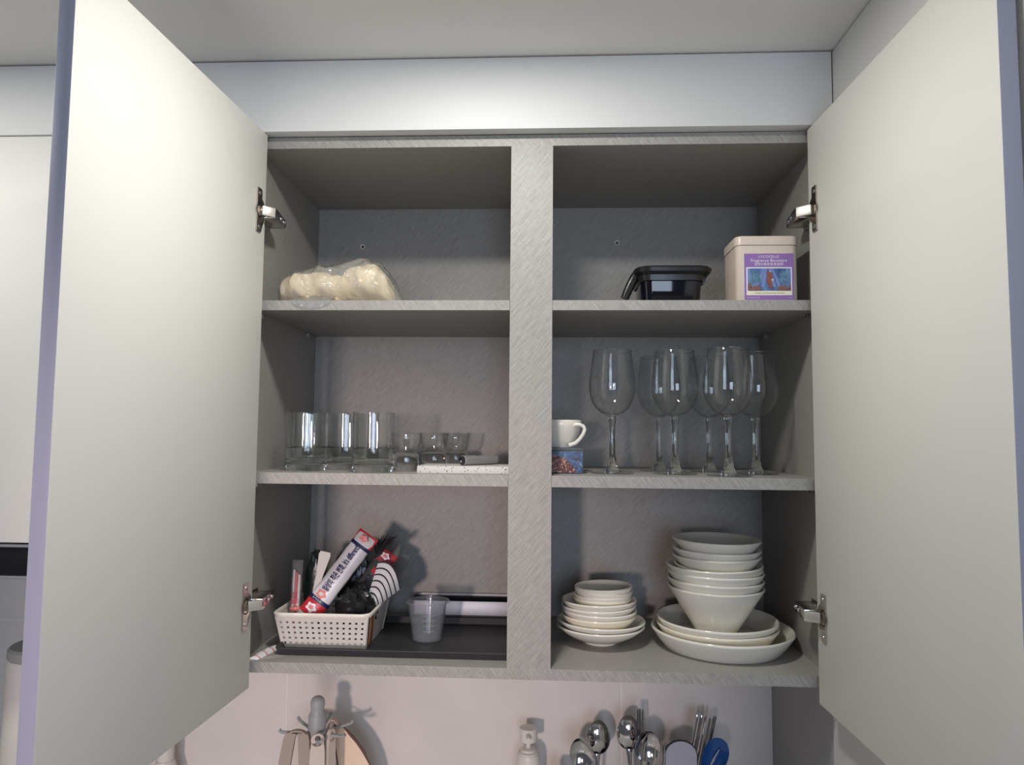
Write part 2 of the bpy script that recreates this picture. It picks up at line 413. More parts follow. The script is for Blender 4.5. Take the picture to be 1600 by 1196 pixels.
# backsplash tiles, one object each
cols = [-1.832, -1.1725, -0.513, 0.1455, 0.4305]; rows = [-0.80, -0.39, 0.02]
for i in range(4):
    for j in range(2):
        m = MB(); m.box(cols[i]+.0008, WALL, rows[j]+.0008, cols[i+1]-.0008, WALL+.0015, rows[j+1]-.0008, 'tile', bev=.0004, seg=1)
        m.build('tile', wallb)
m = MB(); m.box(0.4312, 0.032, CNT, 0.46, WALL-.0005, 0.02, 'greywall', bev=.001); struct('wall_right', m)
# boxing above the cabinets
m = MB(); m.box(-1.60, -0.022, 0.4698, 0.4292, -0.0005, 0.5845, 'fascia', bev=.0008); struct('trim_1', m)
# tall white unit on the right, side panel towards the cabinet
t = thing('tall_cabinet', 'tall white cabinet side rising to the ceiling at the far right behind the right door', 'cabinet', (0.72, -0.30, FLR))
m = MB(); m.box(0.4308-.72, -0.36, 0.004, 0.449-.72, 0.331, 0.5845-FLR, 'fascia', bev=.0008); m.build('side_panel', t)
m = MB(); m.box(0.4308-.72, 0.3312, 0.004, 0.450-.72, 0.3330, 0.5845-FLR, 'dooredge'); m.build('edge_strip', t)
m = MB(); m.box(0.4495-.72, -0.355, 0.004, 0.29, -0.337, 0.5845-FLR, 'fascia', bev=.0008); m.build('front_panel', t)

# worktop
m = MB(); m.box(-2.0, -0.27, CNT-.03, 0.4308, WALL-.0005, CNT, 'counter', bev=.003)
tag(m.build('worktop'), 'pale kitchen worktop below the open wall cabinet', 'worktop')
t = thing('base_cabinet', 'white base cabinets carrying the pale worktop', 'cabinet', (-0.8, 0, FLR))
m = MB(); m.box(-1.2, -0.24, 0.004, 1.22, 0.32, CNT-.031-FLR, 'fascia'); m.build('body', t)
for k in range(4):
    m = MB(); m.box(-1.2+k*.605+.002, -0.26, 0.10, -1.2+(k+1)*.605-.002, -0.2405, CNT-.05-FLR, 'door', bev=.001); m.build('door', t)

# neighbour wall cabinet and hood on the left
t = thing('wall_cabinet', 'closed white wall cabinet left of the open cabinet, above the black hood', 'cabinet', (-0.9, 0, -0.17))
m = MB(); m.box(-0.60, 0.0, 0.0, 0.4155, 0.325, 0.635, 'fascia', bev=.0008); m.build('body', t)
m = MB(); m.box(-0.005, -0.0195, -0.006, 0.4115, -0.0015, 0.6385, 'door', bev=.001); m.build('door', t)
m = MB(); m.box(-0.60, -0.0195, -0.006, -0.0085, -0.0015, 0.6385, 'door', bev=.001); m.build('door', t)
t = thing('range_hood', 'slim black range hood with pale metal trims under the left wall cabinet', 'hood', (-0.95, 0, -0.232))
m = MB(); m.box(-0.45, -0.018, 0.006, 0.42, 0.325, 0.048, 'black', bev=.001); m.build('body', t)
m = MB(); m.box(-0.45, -0.021, 0.0490, 0.42, 0.30, 0.0530, 'alu', bev=.0005); m.build('upper_trim', t)
m = MB(); m.box(-0.45, -0.021, 0.001, 0.42, 0.30, 0.0055, 'alu', bev=.0005); m.build('lower_trim', t)

# ------------------------------------------------------------------ the open wall cabinet
cab = thing('wall_cabinet', 'open wall cabinet with grey hatched interior, two shelves and two white doors swung wide', 'cabinet', (0, 0, BB))
def cpart(mb, name, label=None, **kw):
    o = mb.build(name, cab, label=label, **kw); o.location.z = -BB; return o
m = MB(); m.box(XL-.016, 0.0002, BB, XL, WALL-.002, ZT+.016, 'lam_side'); cpart(m, 'side_panel')
m = MB(); m.box(XR, 0.0002, BB, XR+.0155, WALL-.002, ZT+.016, 'lam_side'); cpart(m, 'side_panel')
def board(x0, x1, z0, z1, name, y1=D):
    m = MB(); fs = m.box(x0, 0, z0, x1, y1, z1, 'lam_flat'); k = m.mi('lam_front_h')
    for f in m.bm.faces:
        f.normal_update()
        if f.normal.y < -0.9: f.material_index = k
    cpart(m, name)
board(XL, XR, ZT, ZT+.0182, 'top_panel'); board(XL, XR, BB, BT, 'bottom_panel')
m = MB(); m.box(-.0345, 0.0185, BT, -.0185, D, ZT, 'lam_side'); cpart(m, 'partition')
m = MB(); m.box(DL, 0, BT, DR, 0.018, ZT, 'lam_side'); k = m.mi('lam_front_v')
for f in m.bm.faces:
    f.normal_update()
    if f.normal.y < -0.9: f.material_index = k
cpart(m, 'centre_post')
def shelf(x0, x1, xc, z0, z1):      # notched round the centre post
    m = MB(); a, b = (x0+.0004, x1-.0004); k = m.mi('lam_flat'); e = m.mi('lam_front_h')
    if xc > b: ol = [(a, 0), (b, 0), (b, .0185), (xc, .0185), (xc, D), (a, D)]
    else: ol = [(a, 0), (b, 0), (b, D), (xc, D), (xc, .0185), (a, .0185)]
    m.prism(ol, Matrix.Translation((0, 0, z0)), z1-z0, 'lam_flat')
    for f in m.bm.faces:
        f.normal_update()
        if abs(f.normal.y) > .9 and f.calc_center_median().y < .001: f.material_index = e
    cpart(m, 'shelf')
for z0, z1 in ((S1B, S1T), (S2B, S2T)):
    shelf(XL, DL, -.0350, z0, z1); shelf(DR, XR, -.0180, z0, z1)
m = MB(); m.box(XL, D, BT, XR, D+.006, ZT, 'lam_back'); cpart(m, 'back_panel')
for x, z in ((-0.3762, 0.374), (0.1367, 0.3795)):
    m = MB(); mt = frame((x, D, z), (1, 0, 0), (0, 0, 1))
    m.lathe([(0, .0004), (.0024, .0004), (.0034, .0022), (.0050, .0026), (.0056, .0)], 'whiteplastic', mtx=mt, n=20, mfun=lambda i: 'darknickel' if i == 0 else 'whiteplastic')
    cpart(m, 'screw_cap')
for x, sg in ((XL, 1), (XR, -1)):
    for z in (S1B, S2B):
        for y in (0.035, 0.255):
            m = MB(); m.box(min(x, x+sg*.009), y-.003, z-.0085, max(x, x+sg*.006), y+.003, z-.0008, 'greylid', bev=.001)
            m.tube([(x, y, z-.004), (x+sg*.009, y, z-.004)], .0022, 'screw', n=10)
            cpart(m, 'shelf_pin')
# doors: hinge line, swung a little past square
def door(hx, sg, ang, L, zb, zt):
    """hx: inner face at the hinge; sg -1 for left; ang: degrees past 90; the door runs towards -y"""
    a = R(ang); d = Vector((sg*math.sin(a), -math.cos(a), 0)); n = Vector((sg*math.cos(a), math.sin(a), 0))  # n: towards outside
    p0 = Vector((hx, -0.011, 0)); th = 0.0175
    c = [p0, p0+d*L, p0+d*L+n*th, p0+n*th]
    if sg > 0: c = c
    else: c = [c[1], c[0], c[3], c[2]]
    m = MB(); m.hexa([q + Vector((0, 0, zb)) for q in c] + [q + Vector((0, 0, zt)) for q in c], 'door', bev=.0009)
    k = m.mi('edgeband')
    for f in m.bm.faces:
        f.normal_update()
        if abs(f.normal.dot(d)) > .9: f.material_index = k
    return m, p0, d, n
mL, pL, dL, nL = door(-0.4465, -1, 2.4, 0.429, -0.3868, 0.4688)
cpart(mL, 'door')
mR, pR, dR, nR = door(0.3945, 1, 1.85, 0.430, -0.3868, 0.4660)
cpart(mR, 'door')
# concealed hinges
def hinge(p0, d, n, sg, sidex, z, tilt):
    """sg -1 left hinge; sits on the door's inner face and on the cabinet side"""
    h = bpy.data.objects.new('hinge', None); COL.objects.link(h); h.parent = cab; h.location.z = -BB
    up = Vector((0, 0, 1)); inn = -n
    base = p0 + d*0.0225 + up*z
    # flange plate on the door: long vertical plate, bulging on the hinge side
    out = []
    for k in range(13):
        a = R(-90 + 180*k/12); out.append((0.003 + 0.0135*math.cos(a), 0.019*math.sin(a)))
    ol = [(-.0095, -.034), (-.0095, .034), (.004, .034), (.0055, .031), (.0055, .0185)] + out[::-1] + [(.0055, -.0185), (.0055, -.031), (.004, -.034)]
    if sg > 0: fr = Matrix((-d, up, inn)).transposed().to_4x4()
    else: fr = Matrix((-d, up, inn)).transposed().to_4x4()
    fr.translation = base + inn*0.0002
    m = MB(); m.prism(ol, fr, 0.0022, 'nickel')
    mt = fr @ Matrix.Translation((-.001, 0, .0022))
    m.lathe([(.0, -.0012), (.0085, -.0012), (.0105, .0006), (.0118, .0003)], 'darknickel', mtx=mt, n=24)
    m.build('cup_plate', h)
    for zz in (-.0265, .0265):
        m = MB(); mt = fr @ Matrix.Translation((-.002, zz, .0022)); m.lathe([(0, .0006), (.0012, .0002), (.0014, .0012), (.0030, .0008), (.0034, 0)], 'screw', mtx=mt, n=14); m.build('screw', h)
    # bright link from the cup to the arm
    a = base + inn*0.0045 - d*0.001
    s = Vector((sidex - sg*0.0395, -0.0185, z - .0005))
    a = a + up*0.0
    m = MB()
    t = (s - a).normalized(); v = up - t*up.dot(t); v.normalize(); q = t.cross(v)
    mt = Matrix((t, v, q)).transposed().to_4x4(); mt.translation = (a + s)/2
    m.frame_box(mt, (s-a).length/2, 0.0074, 0.0028, 'linksteel', bev=.0008); m.build('link', h)
    # arm running into the cabinet along the side panel
    inx = -sg; sx = lambda q: sidex + inx*q
    xs = [(.0045, .0410, -.0195, .0088), (.0045, .0340, .044, .0066)]
    m = MB(); c = []
    for xa, xb, yy, hh in xs:
        q = [Vector((sx(xa), yy, z-hh)), Vector((sx(xb), yy, z-hh)), Vector((sx(xb), yy, z+hh)), Vector((sx(xa), yy, z+hh))]
        c.append(q)
    m.hexa(c[0] + c[1], 'nickel', bev=.0014); m.build('arm', h)
    for f in (0.50, 0.80):
        px = sx(.0410 + (.0340-.0410)*f); py = -.0195 + .0635*f
        mt = frame((px, py, z), (0, 1, 0), (0, 0, 1)) if inx > 0 else frame((px, py, z), (0, 0, 1), (0, 1, 0))
        m = MB(); m.lathe([(0, .0004), (.0012, .0002), (.0015, .0014), (.0034, .0012), (.0038, -.0004)], 'screw', mtx=mt, n=14); m.build('screw', h)
    # winged mounting plate on the cabinet side
    m = MB(); x0, x1 = (sidex, sidex - sg*0.0028)
    m.box(min(x0, x1), .016, z-.026+tilt*.014, max(x0, x1), .030, z+.026+tilt*.014, 'nickel', bev=.0012)
    m.box(min(x0, x1), .010, z-.008+tilt*.014, max(x0, x1), .056, z+.008+tilt*.014, 'nickel', bev=.0012)
    for zz in (-.019, .019):
        mt = frame((x1, .023, z+zz+tilt*.014), (0, 1, 0), (0, 0, 1))
        if sg > 0: mt = frame((x1, .023, z+zz+tilt*.014), (0, 0, 1), (0, 1, 0))
        m.lathe([(0, .0008), (.0016, .0003), (.002, .0022), (.0042, .0016), (.0046, 0)], 'screw', mtx=mt, n=14)
    m.build('mounting_plate', h)
hinge(pL, dL, nL, -1, XL, 0.3400, 0.0)
hinge(pL, dL, nL, -1, XL, -0.2610, 0.0)
hinge(pR, dR, nR, 1, XR, 0.3355, 0.0)
hinge(pR, dR, nR, 1, XR, -0.2600, 0.0)

# ------------------------------------------------------------------ crockery, lower right
def crock(name, label, cat, group, loc, prof_out, th, foot=None, m='ceramic', tilt=(0, 0), n=56):
    """prof_out: outer profile (r,z) from base centre outwards to the rim; th wall thickness"""
    inner = []
    P = prof_out
    # inner profile by offsetting the outer one
    pts = []
    for i, (r, z) in enumerate(P):
        a = P[max(i-1, 0)]; b = P[min(i+1, len(P)-1)]
        tx, tz = b[0]-a[0], b[1]-a[1]; l = math.hypot(tx, tz) or 1
        pts.append((max(r - tz/l*th, 0) if r > 1e-6 else 0, z + tx/l*th))
    rim = P[-1]
    cap = [(rim[0]+.0003, rim[1]+th*.35), (rim[0]-th*.35, rim[1]+th*.75), (rim[0]-th*.85, rim[1]+th*.55)]
    prof = list(P) + cap + [q for q in pts[::-1] if q[1] < rim[1]+th*.3]
    mb = MB(); mb.lathe(prof, m, n=n)
    o = mb.build(name, smooth=60); o.location = loc
    o.rotation_euler = (R(tilt[0]), R(tilt[1]), random.uniform(0, 6))
    return tag(o, label, cat, group)
# short stack by the divider
cx, cy = 0.0915, 0.147
sauc = [(0, .0015), (.024, .0015), (.0255, 0), (.0275, 0), (.028, .0035), (.045, .0085), (.060, .0165), (.0745, .0280)]
g = 'white crockery in the short stack'
names = ['lowest wide footed saucer at the bottom of the short white stack', 'second wide footed saucer, just above the lowest in the short stack']
for k in range(2):
    crock('saucer', 'white ceramic ' + names[k], 'saucer', g, (cx+.001*k, cy, BT + .0078*k + .0001), sauc, .0040, tilt=(0, .8*k))
med = [(0, .0012), (.022, .0012), (.0235, 0), (.026, 0), (.027, .003), (.044, .010), (.055, .0185), (.0635, .0295)]
z0 = BT + .0078*2
for k in range(4):
    w_ = ['lowest', 'second', 'third', 'topmost'][k]
    crock('dish', 'medium white sauce dish, %s of the four in the middle of the short stack' % w_, 'dish', g, (cx-.003+.001*(k % 2), cy, z0 + .0080*k + .0002), med, .0040, m='cream_ceramic' if k == 0 else 'ceramic', tilt=(0, .4*k))
z0 += .0330
sml = [(0, .0012), (.028, .0012), (.0295, 0), (.033, 0), (.036, .003), (.043, .012), (.0490, .0240)]
for k in range(4):
    w_ = ['lowest', 'second', 'third', 'topmost, open'][k]
    crock('bowl', 'small white bowl, %s of the four on top of the short stack' % w_, 'bowl', g, (cx+.0035+.0008*k, cy, z0 + .0062*k + .0006), sml, .0034, m='cream_ceramic' if k == 0 else 'ceramic', tilt=(0, .6*k))
# tall stack on the right
cx, cy = 0.2925, 0.137
g = 'white crockery in the tall stack'
big = [(0, .001), (.088, .001), (.0895, 0), (.0935, 0), (.0965, .003), (.1065, .0155), (.1155, .0290)]
crock('plate', 'largest deep white plate at the bottom of the tall right stack', 'plate', g, (cx-.001, cy, BT+.0001), big, .0052, n=72)
md = [(0, .001), (.070, .001), (.0715, 0), (.0755, 0), (.0795, .003), (.090, .0155), (.0985, .0285)]
for k in range(2):
    crock('plate', ['cream tinted deep plate resting on the largest plate', 'white deep plate directly under the cone shaped bowls'][k], 'plate', g, (cx-.0085, cy, BT + .0066 + .0098*k), md, .0048, m='cream_ceramic' if k == 0 else 'ceramic', n=64)
z0 = BT + .0066 + .0098 + .0060
cone = [(0, .0012), (.026, .0012), (.0275, 0), (.0305, 0), (.033, .002), (.0785, .0745)]
for k in range(4):
    w_ = ['lowest, fully visible', 'second from below', 'third from below', 'topmost'][k]
    crock('bowl', 'white cone shaped bowl, %s of the four in the tall stack' % w_, 'bowl', g, (cx-.0095-.0008*(k % 2), cy, z0 + .0122*k + .0003), cone, .0040, tilt=(0, (.0, .6, .8, 1.2)[k]), n=64)
zr = z0 + .0122*3 + .0745
top = [(0, .0012), (.030, .0012), (.0315, 0), (.035, 0), (.038, .002), (.0722, .0440)]
for k in range(4):
    lb = ['cream tinted bowl lying tilted in the topmost cone bowl', 'white shallow bowl above the tilted cream one', 'white shallow bowl, second from the top of the tall stack', 'open white shallow bowl at the very top of the tall stack'][k]
    crock('bowl', lb, 'bowl', g, (cx-.0075, cy, zr - .0440 - .0015 + (0, .0165, .0275, .0430)[k]), top, .0040, m='cream_ceramic' if k == 0 else 'ceramic', tilt=((1, 3.6), (0, .5), (0, -.6), (0, .6))[k], n=64)

# ------------------------------------------------------------------ wine glasses, middle right
def wine(loc, label):
    t = thing('wine_glass', label, 'glass', loc, 'wine glasses on the middle shelf')
    # foot: thin disc rising to the stem
    m = MB(); m.lathe([(.0125, .0004), (.034, 0), (.0352, .0008), (.034, .0017), (.022, .0030), (.0125, .0058)], 'thinglass', n=40); m.build('foot', t, smooth=60)
    m = MB(); m.lathe([(0, .0006), (.0118, .0006), (.0120, .0060), (.0085, .0105), (.0080, .0137), (.0068, .020), (.0048, .034), (.0043, .060), (.0048, .080), (.0062, .0880), (.0066, .0905), (.0060, .0930), (0, .0930)], 'glass', n=24); m.build('stem', t, smooth=60)
    out = [(0, .0935), (.0085, .0940), (.018, .0985), (.0275, .1070), (.0345, .1190), (.0378, .1320), (.0383, .1420), (.0370, .1580), (.0345, .1780), (.0312, .2000)]
    inn = [(r-.0009, z) for r, z in out[-2:1:-1]] + [(.017, .1000), (.008, .0960), (0, .0955)]
    m = MB(); m.lathe(out + [(.0309, .2006)] + inn, 'thinglass', n=64); m.build('bowl', t, smooth=60)
    m = MB(); m.grid([[((.0311+.0007*math.cos(b))*math.cos(a), (.0311+.0007*math.cos(b))*math.sin(a), .2000+.0007*math.sin(b)) for b in [2*PI*q/6 for q in range(6)]] for a in [2*PI*k/48 for k in range(48)]], 'glass', cu=True, cv=True); m.build('rim', t, smooth=80)
    return t
wg = wine((0.1060, 0.080, S2T), 'wine glass standing alone at the left, beside the cup')
for p, lb in (((0.196, 0.172), 'wine glass in the back row, left, half behind another'), ((0.2075, 0.080), 'wine glass in the front row, second from the left'),
              ((0.2830, 0.172), 'wine glass in the back row, right, hidden behind the frontmost glass'), ((0.2845, 0.046), 'frontmost wine glass, its rim the highest in the photo'), ((0.3440, 0.106), 'rightmost wine glass, beside the cabinet side')):
    copy_thing(wg, (p[0], p[1], S2T), lb)
# ------------------------------------------------------------------ espresso cup on printed box
t = thing('tea_cup', 'small white cup with looped handle standing on the printed box', 'cup', (0.0210, 0.095, -0.0236))
m = MB(); out = [(0, .0008), (.016, .0008), (.0165, 0), (.0185, 0), (.0205, .0015), (.0255, .010), (.0310, .022), (.0345, .034), (.0358, .0445)]
m.lathe(out + [(.0353, .0452), (.0342, .0448), (.0325, .034), (.0290, .022), (.0235, .011), (.018, .0042), (0, .0038)], 'ceramic', n=48); m.build('body', t, smooth=60)
m = MB(); pth = []
a0 = R(-52); u = Vector((math.cos(a0), math.sin(a0), 0)); u2 = Vector((math.cos(R(-10)), math.sin(R(-10)), 0)); cc = u*.030
for r, z in ((.000, .0350), (.0060, .0375), (.0130, .0378), (.0190, .0350), (.0212, .0300), (.0190, .0230), (.0130, .0140), (.0060, .0075), (-.004, .0040)):
    pth.append(cc + u2*r + Vector((0, 0, z)))
m.tube(pth, [.0042, .0034, .0032, .0032, .0032, .0032, .0032, .0034, .0036], 'ceramic', n=12); m.build('handle', t, smooth=60)
t = thing('printed_box', 'small clear plastic box with blue and coral sea print, under the cup', 'box', (0.0213, 0.095, S2T))
m = MB(); m.box(-.0365, -.035, 0, .0365, .035, .0375, 'film2', bev=.002); m.box(-.0358, -.0343, .0007, .0358, .0343, .0355, 'blueprint', bev=.0015); m.build('body', t)
m = MB(); m.box(-.0374, -.0358, .0377, .0374, .0358, .0409, 'frosted', bev=.0012); m.build('lid', t)
m = MB()
coral = [(x + .0117 if x > -.0236 else -.0355, z) for x, z in [(-.0237, .002), (.014, .002), (.0125, .006), (.010, .0085), (.008, .012), (.005, .0145), (.003, .019), (-.001, .0205), (-.004, .0245), (-.009, .025), (-.013, .028), (-.017, .0275), (-.021, .030), (-.0237, .031)]]
m.prism(coral, frame((0, -.0356, 0), (1, 0, 0), (0, 0, 1)), -.0004, 'coralprint'); m.build('print', t)

# ------------------------------------------------------------------ tumblers and small glasses, middle left
def tumbler(loc, label):
    t = thing('tumbler', label, 'glass', loc, 'straight tumblers on the middle shelf')
    m = MB(); m.lathe([(0, .0008), (.029, .0008), (.0318, 0), (.0332, .0016), (.0335, .0370), (.0322, .0376), (.0315, .0220), (.0295, .0150), (.024, .0120), (0, .0105)], 'glass', n=48); m.build('base', t, smooth=50)
    m = MB(); m.lathe([(.0335, .0372), (.03351, .0380), (.03379, .0935), (.0338, .0945), (.0335, .0955), (.0328, .0955), (.0325, .0945), (.0325, .0935), (.0322, .0386), (.0322, .0378)], 'tumblerwall', n=64, closed=True); m.build('wall', t, smooth=50)
    return t
tb = tumbler((-0.3960, 0.068, S2T), 'leftmost clear tumbler at the shelf front')
for p, lb in (((-0.2795, 0.045), 'rightmost clear tumbler, nearest the shelf edge, beside the small thick glasses'), ((-0.3455, 0.120), 'clear tumbler between and behind the two front ones'), ((-0.4180, 0.150), 'clear tumbler half hidden behind the leftmost one')):
    copy_thing(tb, (p[0], p[1], S2T), lb)
def shot(loc, label):
    t = thing('shot_glass', label, 'glass', loc, 'small thick based glasses')
    m = MB(); m.lathe([(0, .0006), (.0185, .0006), (.0198, 0), (.0208, .001), (.0208, .024), (.0200, .0275), (.0165, .0290), (.010, .0275), (0, .0270)], 'glass', n=40); m.build('base', t, smooth=50)
    out = [(.0150, .0285), (.0195, .0335), (.0225, .041), (.0245, .051), (.0256, .0625)]
    m = MB(); m.lathe(out + [(.0252, .0630), (.0244, .0625), (.0232, .051), (.0211, .041), (.018, .0348), (.0135, .0308), (0, .0300), (0, .0285)], 'tumblerwall', n=48, closed=False); m.build('bowl', t, smooth=60)
    return t
sg_ = shot((-0.2330, 0.080, S2T), 'small thick based glass beside the tumblers, left of the speckled board')
copy_thing(sg_, (-0.1985, 0.155, S2T), 'small thick based glass behind the left end of the speckled board')
copy_thing(sg_, (-0.1660, 0.200, S2T), 'small thick based glass at the back, nearest the grey gadget')
m = MB(); m.box(-.0835, -.045, 0, .0835, .045, .0118, 'slab', bev=.0012)
o = m.build('speckled_board'); o.location = (-0.1205, 0.067, S2T); tag(o, 'thin white terrazzo speckled board on the middle shelf, running behind the centre post', 'board')
t = thing('grey_gadget', 'short grey cylindrical gadget with black end lying on the speckled board', 'gadget', (-0.1365, 0.042, S2T+.0118))
ax = Vector((0.052, 0.060, 0)).normalized(); sd = Vector((ax.y, -ax.x, 0))
def gm(off): return Matrix((sd, Vector((0, 0, 1)), ax)).transposed().to_4x4() if False else frame((0, 0, .0080), sd, (0, 0, 1))
mt = frame((0, 0, .0080), (0, 0, 1), -sd)
if (mt.to_3x3() @ Vector((0, 0, 1))).dot(ax) < 0: mt = frame((0, 0, .0080), (0, 0, 1), sd)
m = MB(); m.lathe([(.0066, .002), (.0078, .003), (.0078, .070), (.0070, .0765), (.004, .0785), (0, .0788)], 'gadget', mtx=mt, n=28); m.build('body', t)
m = MB(); m.lathe([(0, -.0006), (.0052, -.0004), (.0068, .0008), (.0072, .0028), (.0064, .004)], 'blackplastic', mtx=mt, n=28); m.build('end_cap', t)
m = MB(); fr2 = mt @ Matrix.Translation((0, 0, -.0009)) @ Matrix.Rotation(PI/2, 4, 'Z')
m.lathe([(0, 0), (.0011, 0), (.0011, .0004)], 'white_print', mtx=fr2 @ Matrix.Translation((0, .0008, 0)), n=14)
m.frame_box(mt @ Matrix.Translation((-.0014, 0, -.0007)), .0016, .0006, .0002, 'white_print'); m.build('end_mark', t)
m = MB(); c0 = ax*.034 + Vector((0, 0, .0158)); m.lathe([(0, .0016), (.0022, .0013), (.0028, 0)], 'blackplastic', c=c0, n=18); m.build('button', t)

# ------------------------------------------------------------------ top shelf: bag, black tub, tin
bag = thing('plastic_bag', 'clear plastic bag of cream coloured rolls lying on the top left shelf', 'bag', (-0.345, 0.075, S1T))
def bagshape(prof, yh, grow, amp, fr, seed, n=36):
    """prof: (x, height, y-half scale)"""
    rows = []
    for x, h, ys in prof:
        r = []
        for k in range(n):
            a = 2*PI*k/n
            ca, sa = math.cos(a), math.sin(a)
            y = (abs(ca)**.8)*math.copysign(1, ca)*(yh*ys+grow)
            z = h*.5 + (abs(sa)**.75)*math.copysign(1, sa)*(h*.5+grow*.5)
            p = Vector((x, y, z))
            dn = noise.noise(p*fr + Vector((seed, 0, 0)))*amp + noise.noise(p*fr*2.3 + Vector((seed, 5, 0)))*amp*.5
            s = 1 + dn/max(h, .02)
            p.y *= s; p.z = h*.5 + (p.z-h*.5)*s
            p.z = max(p.z, .0012 - grow*.0)
            r.append(p)
        rows.append(r)
    return rows
def interp(pts, n):
    out = []
    for i in range(n):
        x = pts[0][0] + (pts[-1][0]-pts[0][0])*i/(n-1)
        for a, b in zip(pts[:-1], pts[1:]):
            if x <= b[0] + 1e-9:
                f = (x-a[0])/(b[0]-a[0]); f = f*f*(3-2*f)
                out.append((x, a[1]+(b[1]-a[1])*f, a[2]+(b[2]-a[2])*f)); break
    return out
lob1 = interp([(-.100, .010, .15), (-.096, .030, .5), (-.088, .044, .8), (-.070, .052, .95), (-.030, .056, 1), (.010, .050, .95), (.030, .036, .7), (.044, .012, .2)], 44)
lob2 = interp([(-.010, .012, .2), (.000, .046, .6), (.014, .062, .85), (.040, .070, 1), (.062, .066, .95), (.078, .052, .75), (.086, .026, .4), (.089, .010, .15)], 40)
m = MB(); rows = bagshape(lob1, .052, 0, .012, 40, 1.0); m.grid(rows, 'cream', cu=True); m.bm.faces.new([m.bm.verts.new(p) for p in rows[0]]); m.bm.faces.new([m.bm.verts.new(p) for p in rows[-1]]); m.build('roll', bag, smooth=80)
m = MB(); rows = bagshape(lob2, .055, 0, .016, 46, 4.0); m.grid(rows, 'cream', cu=True); m.bm.faces.new([m.bm.verts.new(p) for p in rows[0]]); m.bm.faces.new([m.bm.verts.new(p) for p in rows[-1]]); m.build('roll', bag, smooth=80)
hull = interp([(-.102, .012, .2), (-.097, .034, .6), (-.086, .048, .9), (-.060, .058, 1), (-.020, .067, 1), (.020, .076, 1), (.045, .078, 1), (.066, .072, .95), (.082, .056, .8), (.092, .034, .6), (.106, .010, .35)], 64)
m = MB(); m.grid(bagshape(hull, .059, .0030, .006, 42, 9.0, 48), 'film', cu=True)
m.build('film', bag, smooth=80)
m = MB(); rows = []
for i in range(16):     # loose skirt of film hanging over the shelf edge
    x = -.060 + .062*i/15
    hang = .013*math.sin(PI*min(1, max(0, (i+1)/16)))**.6
    wv = .0012*math.sin(i*1.7)
    rows.append([(x, -.050, .012), (x, -.066+wv, .004), (x, -.0745+wv, .0012), (x+.002, -.0768+wv, -.001), (x+.003, -.0772+wv, -hang*.5), (x+.004, -.0776+wv*.6, -hang)])
m.grid(rows, 'filmflap'); m.build('film_flap', bag, smooth=80)

t = thing('black_tub', 'glossy black rectangular tub with rim and hooked handle on the top right shelf', 'tub', (0.199, 0.095, S1T))
def rr_rows(specs, m_, name, parent, mat_, close_bottom=True, close_top=False, smooth=40):
    rows = [[(x+ox, y, z) for x, y in rrect(w, h, r)] for (w, h, r, z, ox) in specs]
    vs = m_.grid(rows, mat_, cu=True)
    if close_bottom: f = m_.bm.faces.new(vs[0][::-1]); f.material_index = m_.mi(mat_)
    if close_top: f = m_.bm.faces.new(vs[-1]); f.material_index = m_.mi(mat_)
m = MB(); rr_rows([(.088, .088, .014, .0004, 0), (.092, .092, .015, .003, 0), (.099, .097, .017, .046, 0), (.099, .097, .017, .052, 0), (.0965, .0945, .016, .052, 0), (.090, .090, .014, .004, 0)], m, '', None, 'smoke'); 
f = m.bm.faces.new([m.bm.verts.new((x, y, .004)) for x, y in rrect(.090, .090, .014)]); m.build('body', t)
m = MB(); rr_rows([(.0995, .0975, .017, .040, 0), (.104, .102, .018, .041, 0), (.106, .104, .019, .050, 0), (.122, .116, .024, .0545, .002), (.126, .119, .026, .0605, .003), (.121, .115, .025, .0632, .003), (.098, .096, .016, .0632, 0), (.097, .095, .016, .058, 0)], m, '', None, 'blackplastic', close_bottom=False); m.build('rim', t)
m = MB(); m.tube([(-.050, -.028, .057), (-.0575, -.030, .050), (-.064, -.031, .038), (-.0705, -.032, .024), (-.0745, -.0325, .014)], [.0055, .0058, .0055, .0052, .0048], 'blackplastic', n=12, flat=1.4); m.build('handle', t)
m = MB(); m.hexa([(.050, -.030, .038), (.053, -.030, .038), (.053, .030, .038), (.050, .030, .038), (.050, -.030, .056), (.062, -.030, .056), (.062, .030, .056), (.050, .030, .056)], 'blackplastic', bev=.001); m.build('rim_lug', t)

tin = thing('fragrance_tin', 'beige metal tin with purple label and seahorse picture on the top right shelf', 'tin', (0.3392, 0.0535, S1T))
m = MB(); rr_rows([(.0945, .0805, .010, .0002, 0), (.0965, .0825, .011, .0018, 0), (.0965, .0825, .011, .0925, 0)], m, '', None, 'tin', close_top=True); m.build('body', tin)
m = MB(); rr_rows([(.0968, .0828, .011, .0930, 0), (.0990, .0850, .012, .0932, 0), (.0990, .0850, .012, .1055, 0), (.0975, .0835, .0115, .1078, 0), (.094, .080, .010, .1084, 0)], m, '', None, 'tin', close_bottom=False, close_top=True); m.build('lid', tin)
FY = -.0413
def lab(x0, z0, x1, z1, mt_, k):
    m_.box(x0, FY-.00012*(k+1), z0, x1, FY+.0002, z1, mt_)
def onfront(x, z, k): return (x, FY-.00012*(k+1)-.00003, z)
m_ = MB(); lab(-.0365, .0030, .0405, .0790, 'purple', 0)
lab(-.0335, .0105, .0375, .0565, 'white_print', 1); lab(-.0315, .0178, .0355, .0545, 'sea', 2); lab(-.0322, .0112, .0365, .0172, 'ivory_print', 2)
m_.build('label', tin, shade=False)
m_ = MB(); fn = lambda cx_, cz_, k: (lambda x, y: onfront(cx_+x, cz_+y, k))
add_text(m_, 'LYCOCELLE', .0055, 'white_print', fn(.002, .0737, 1), width=.031)
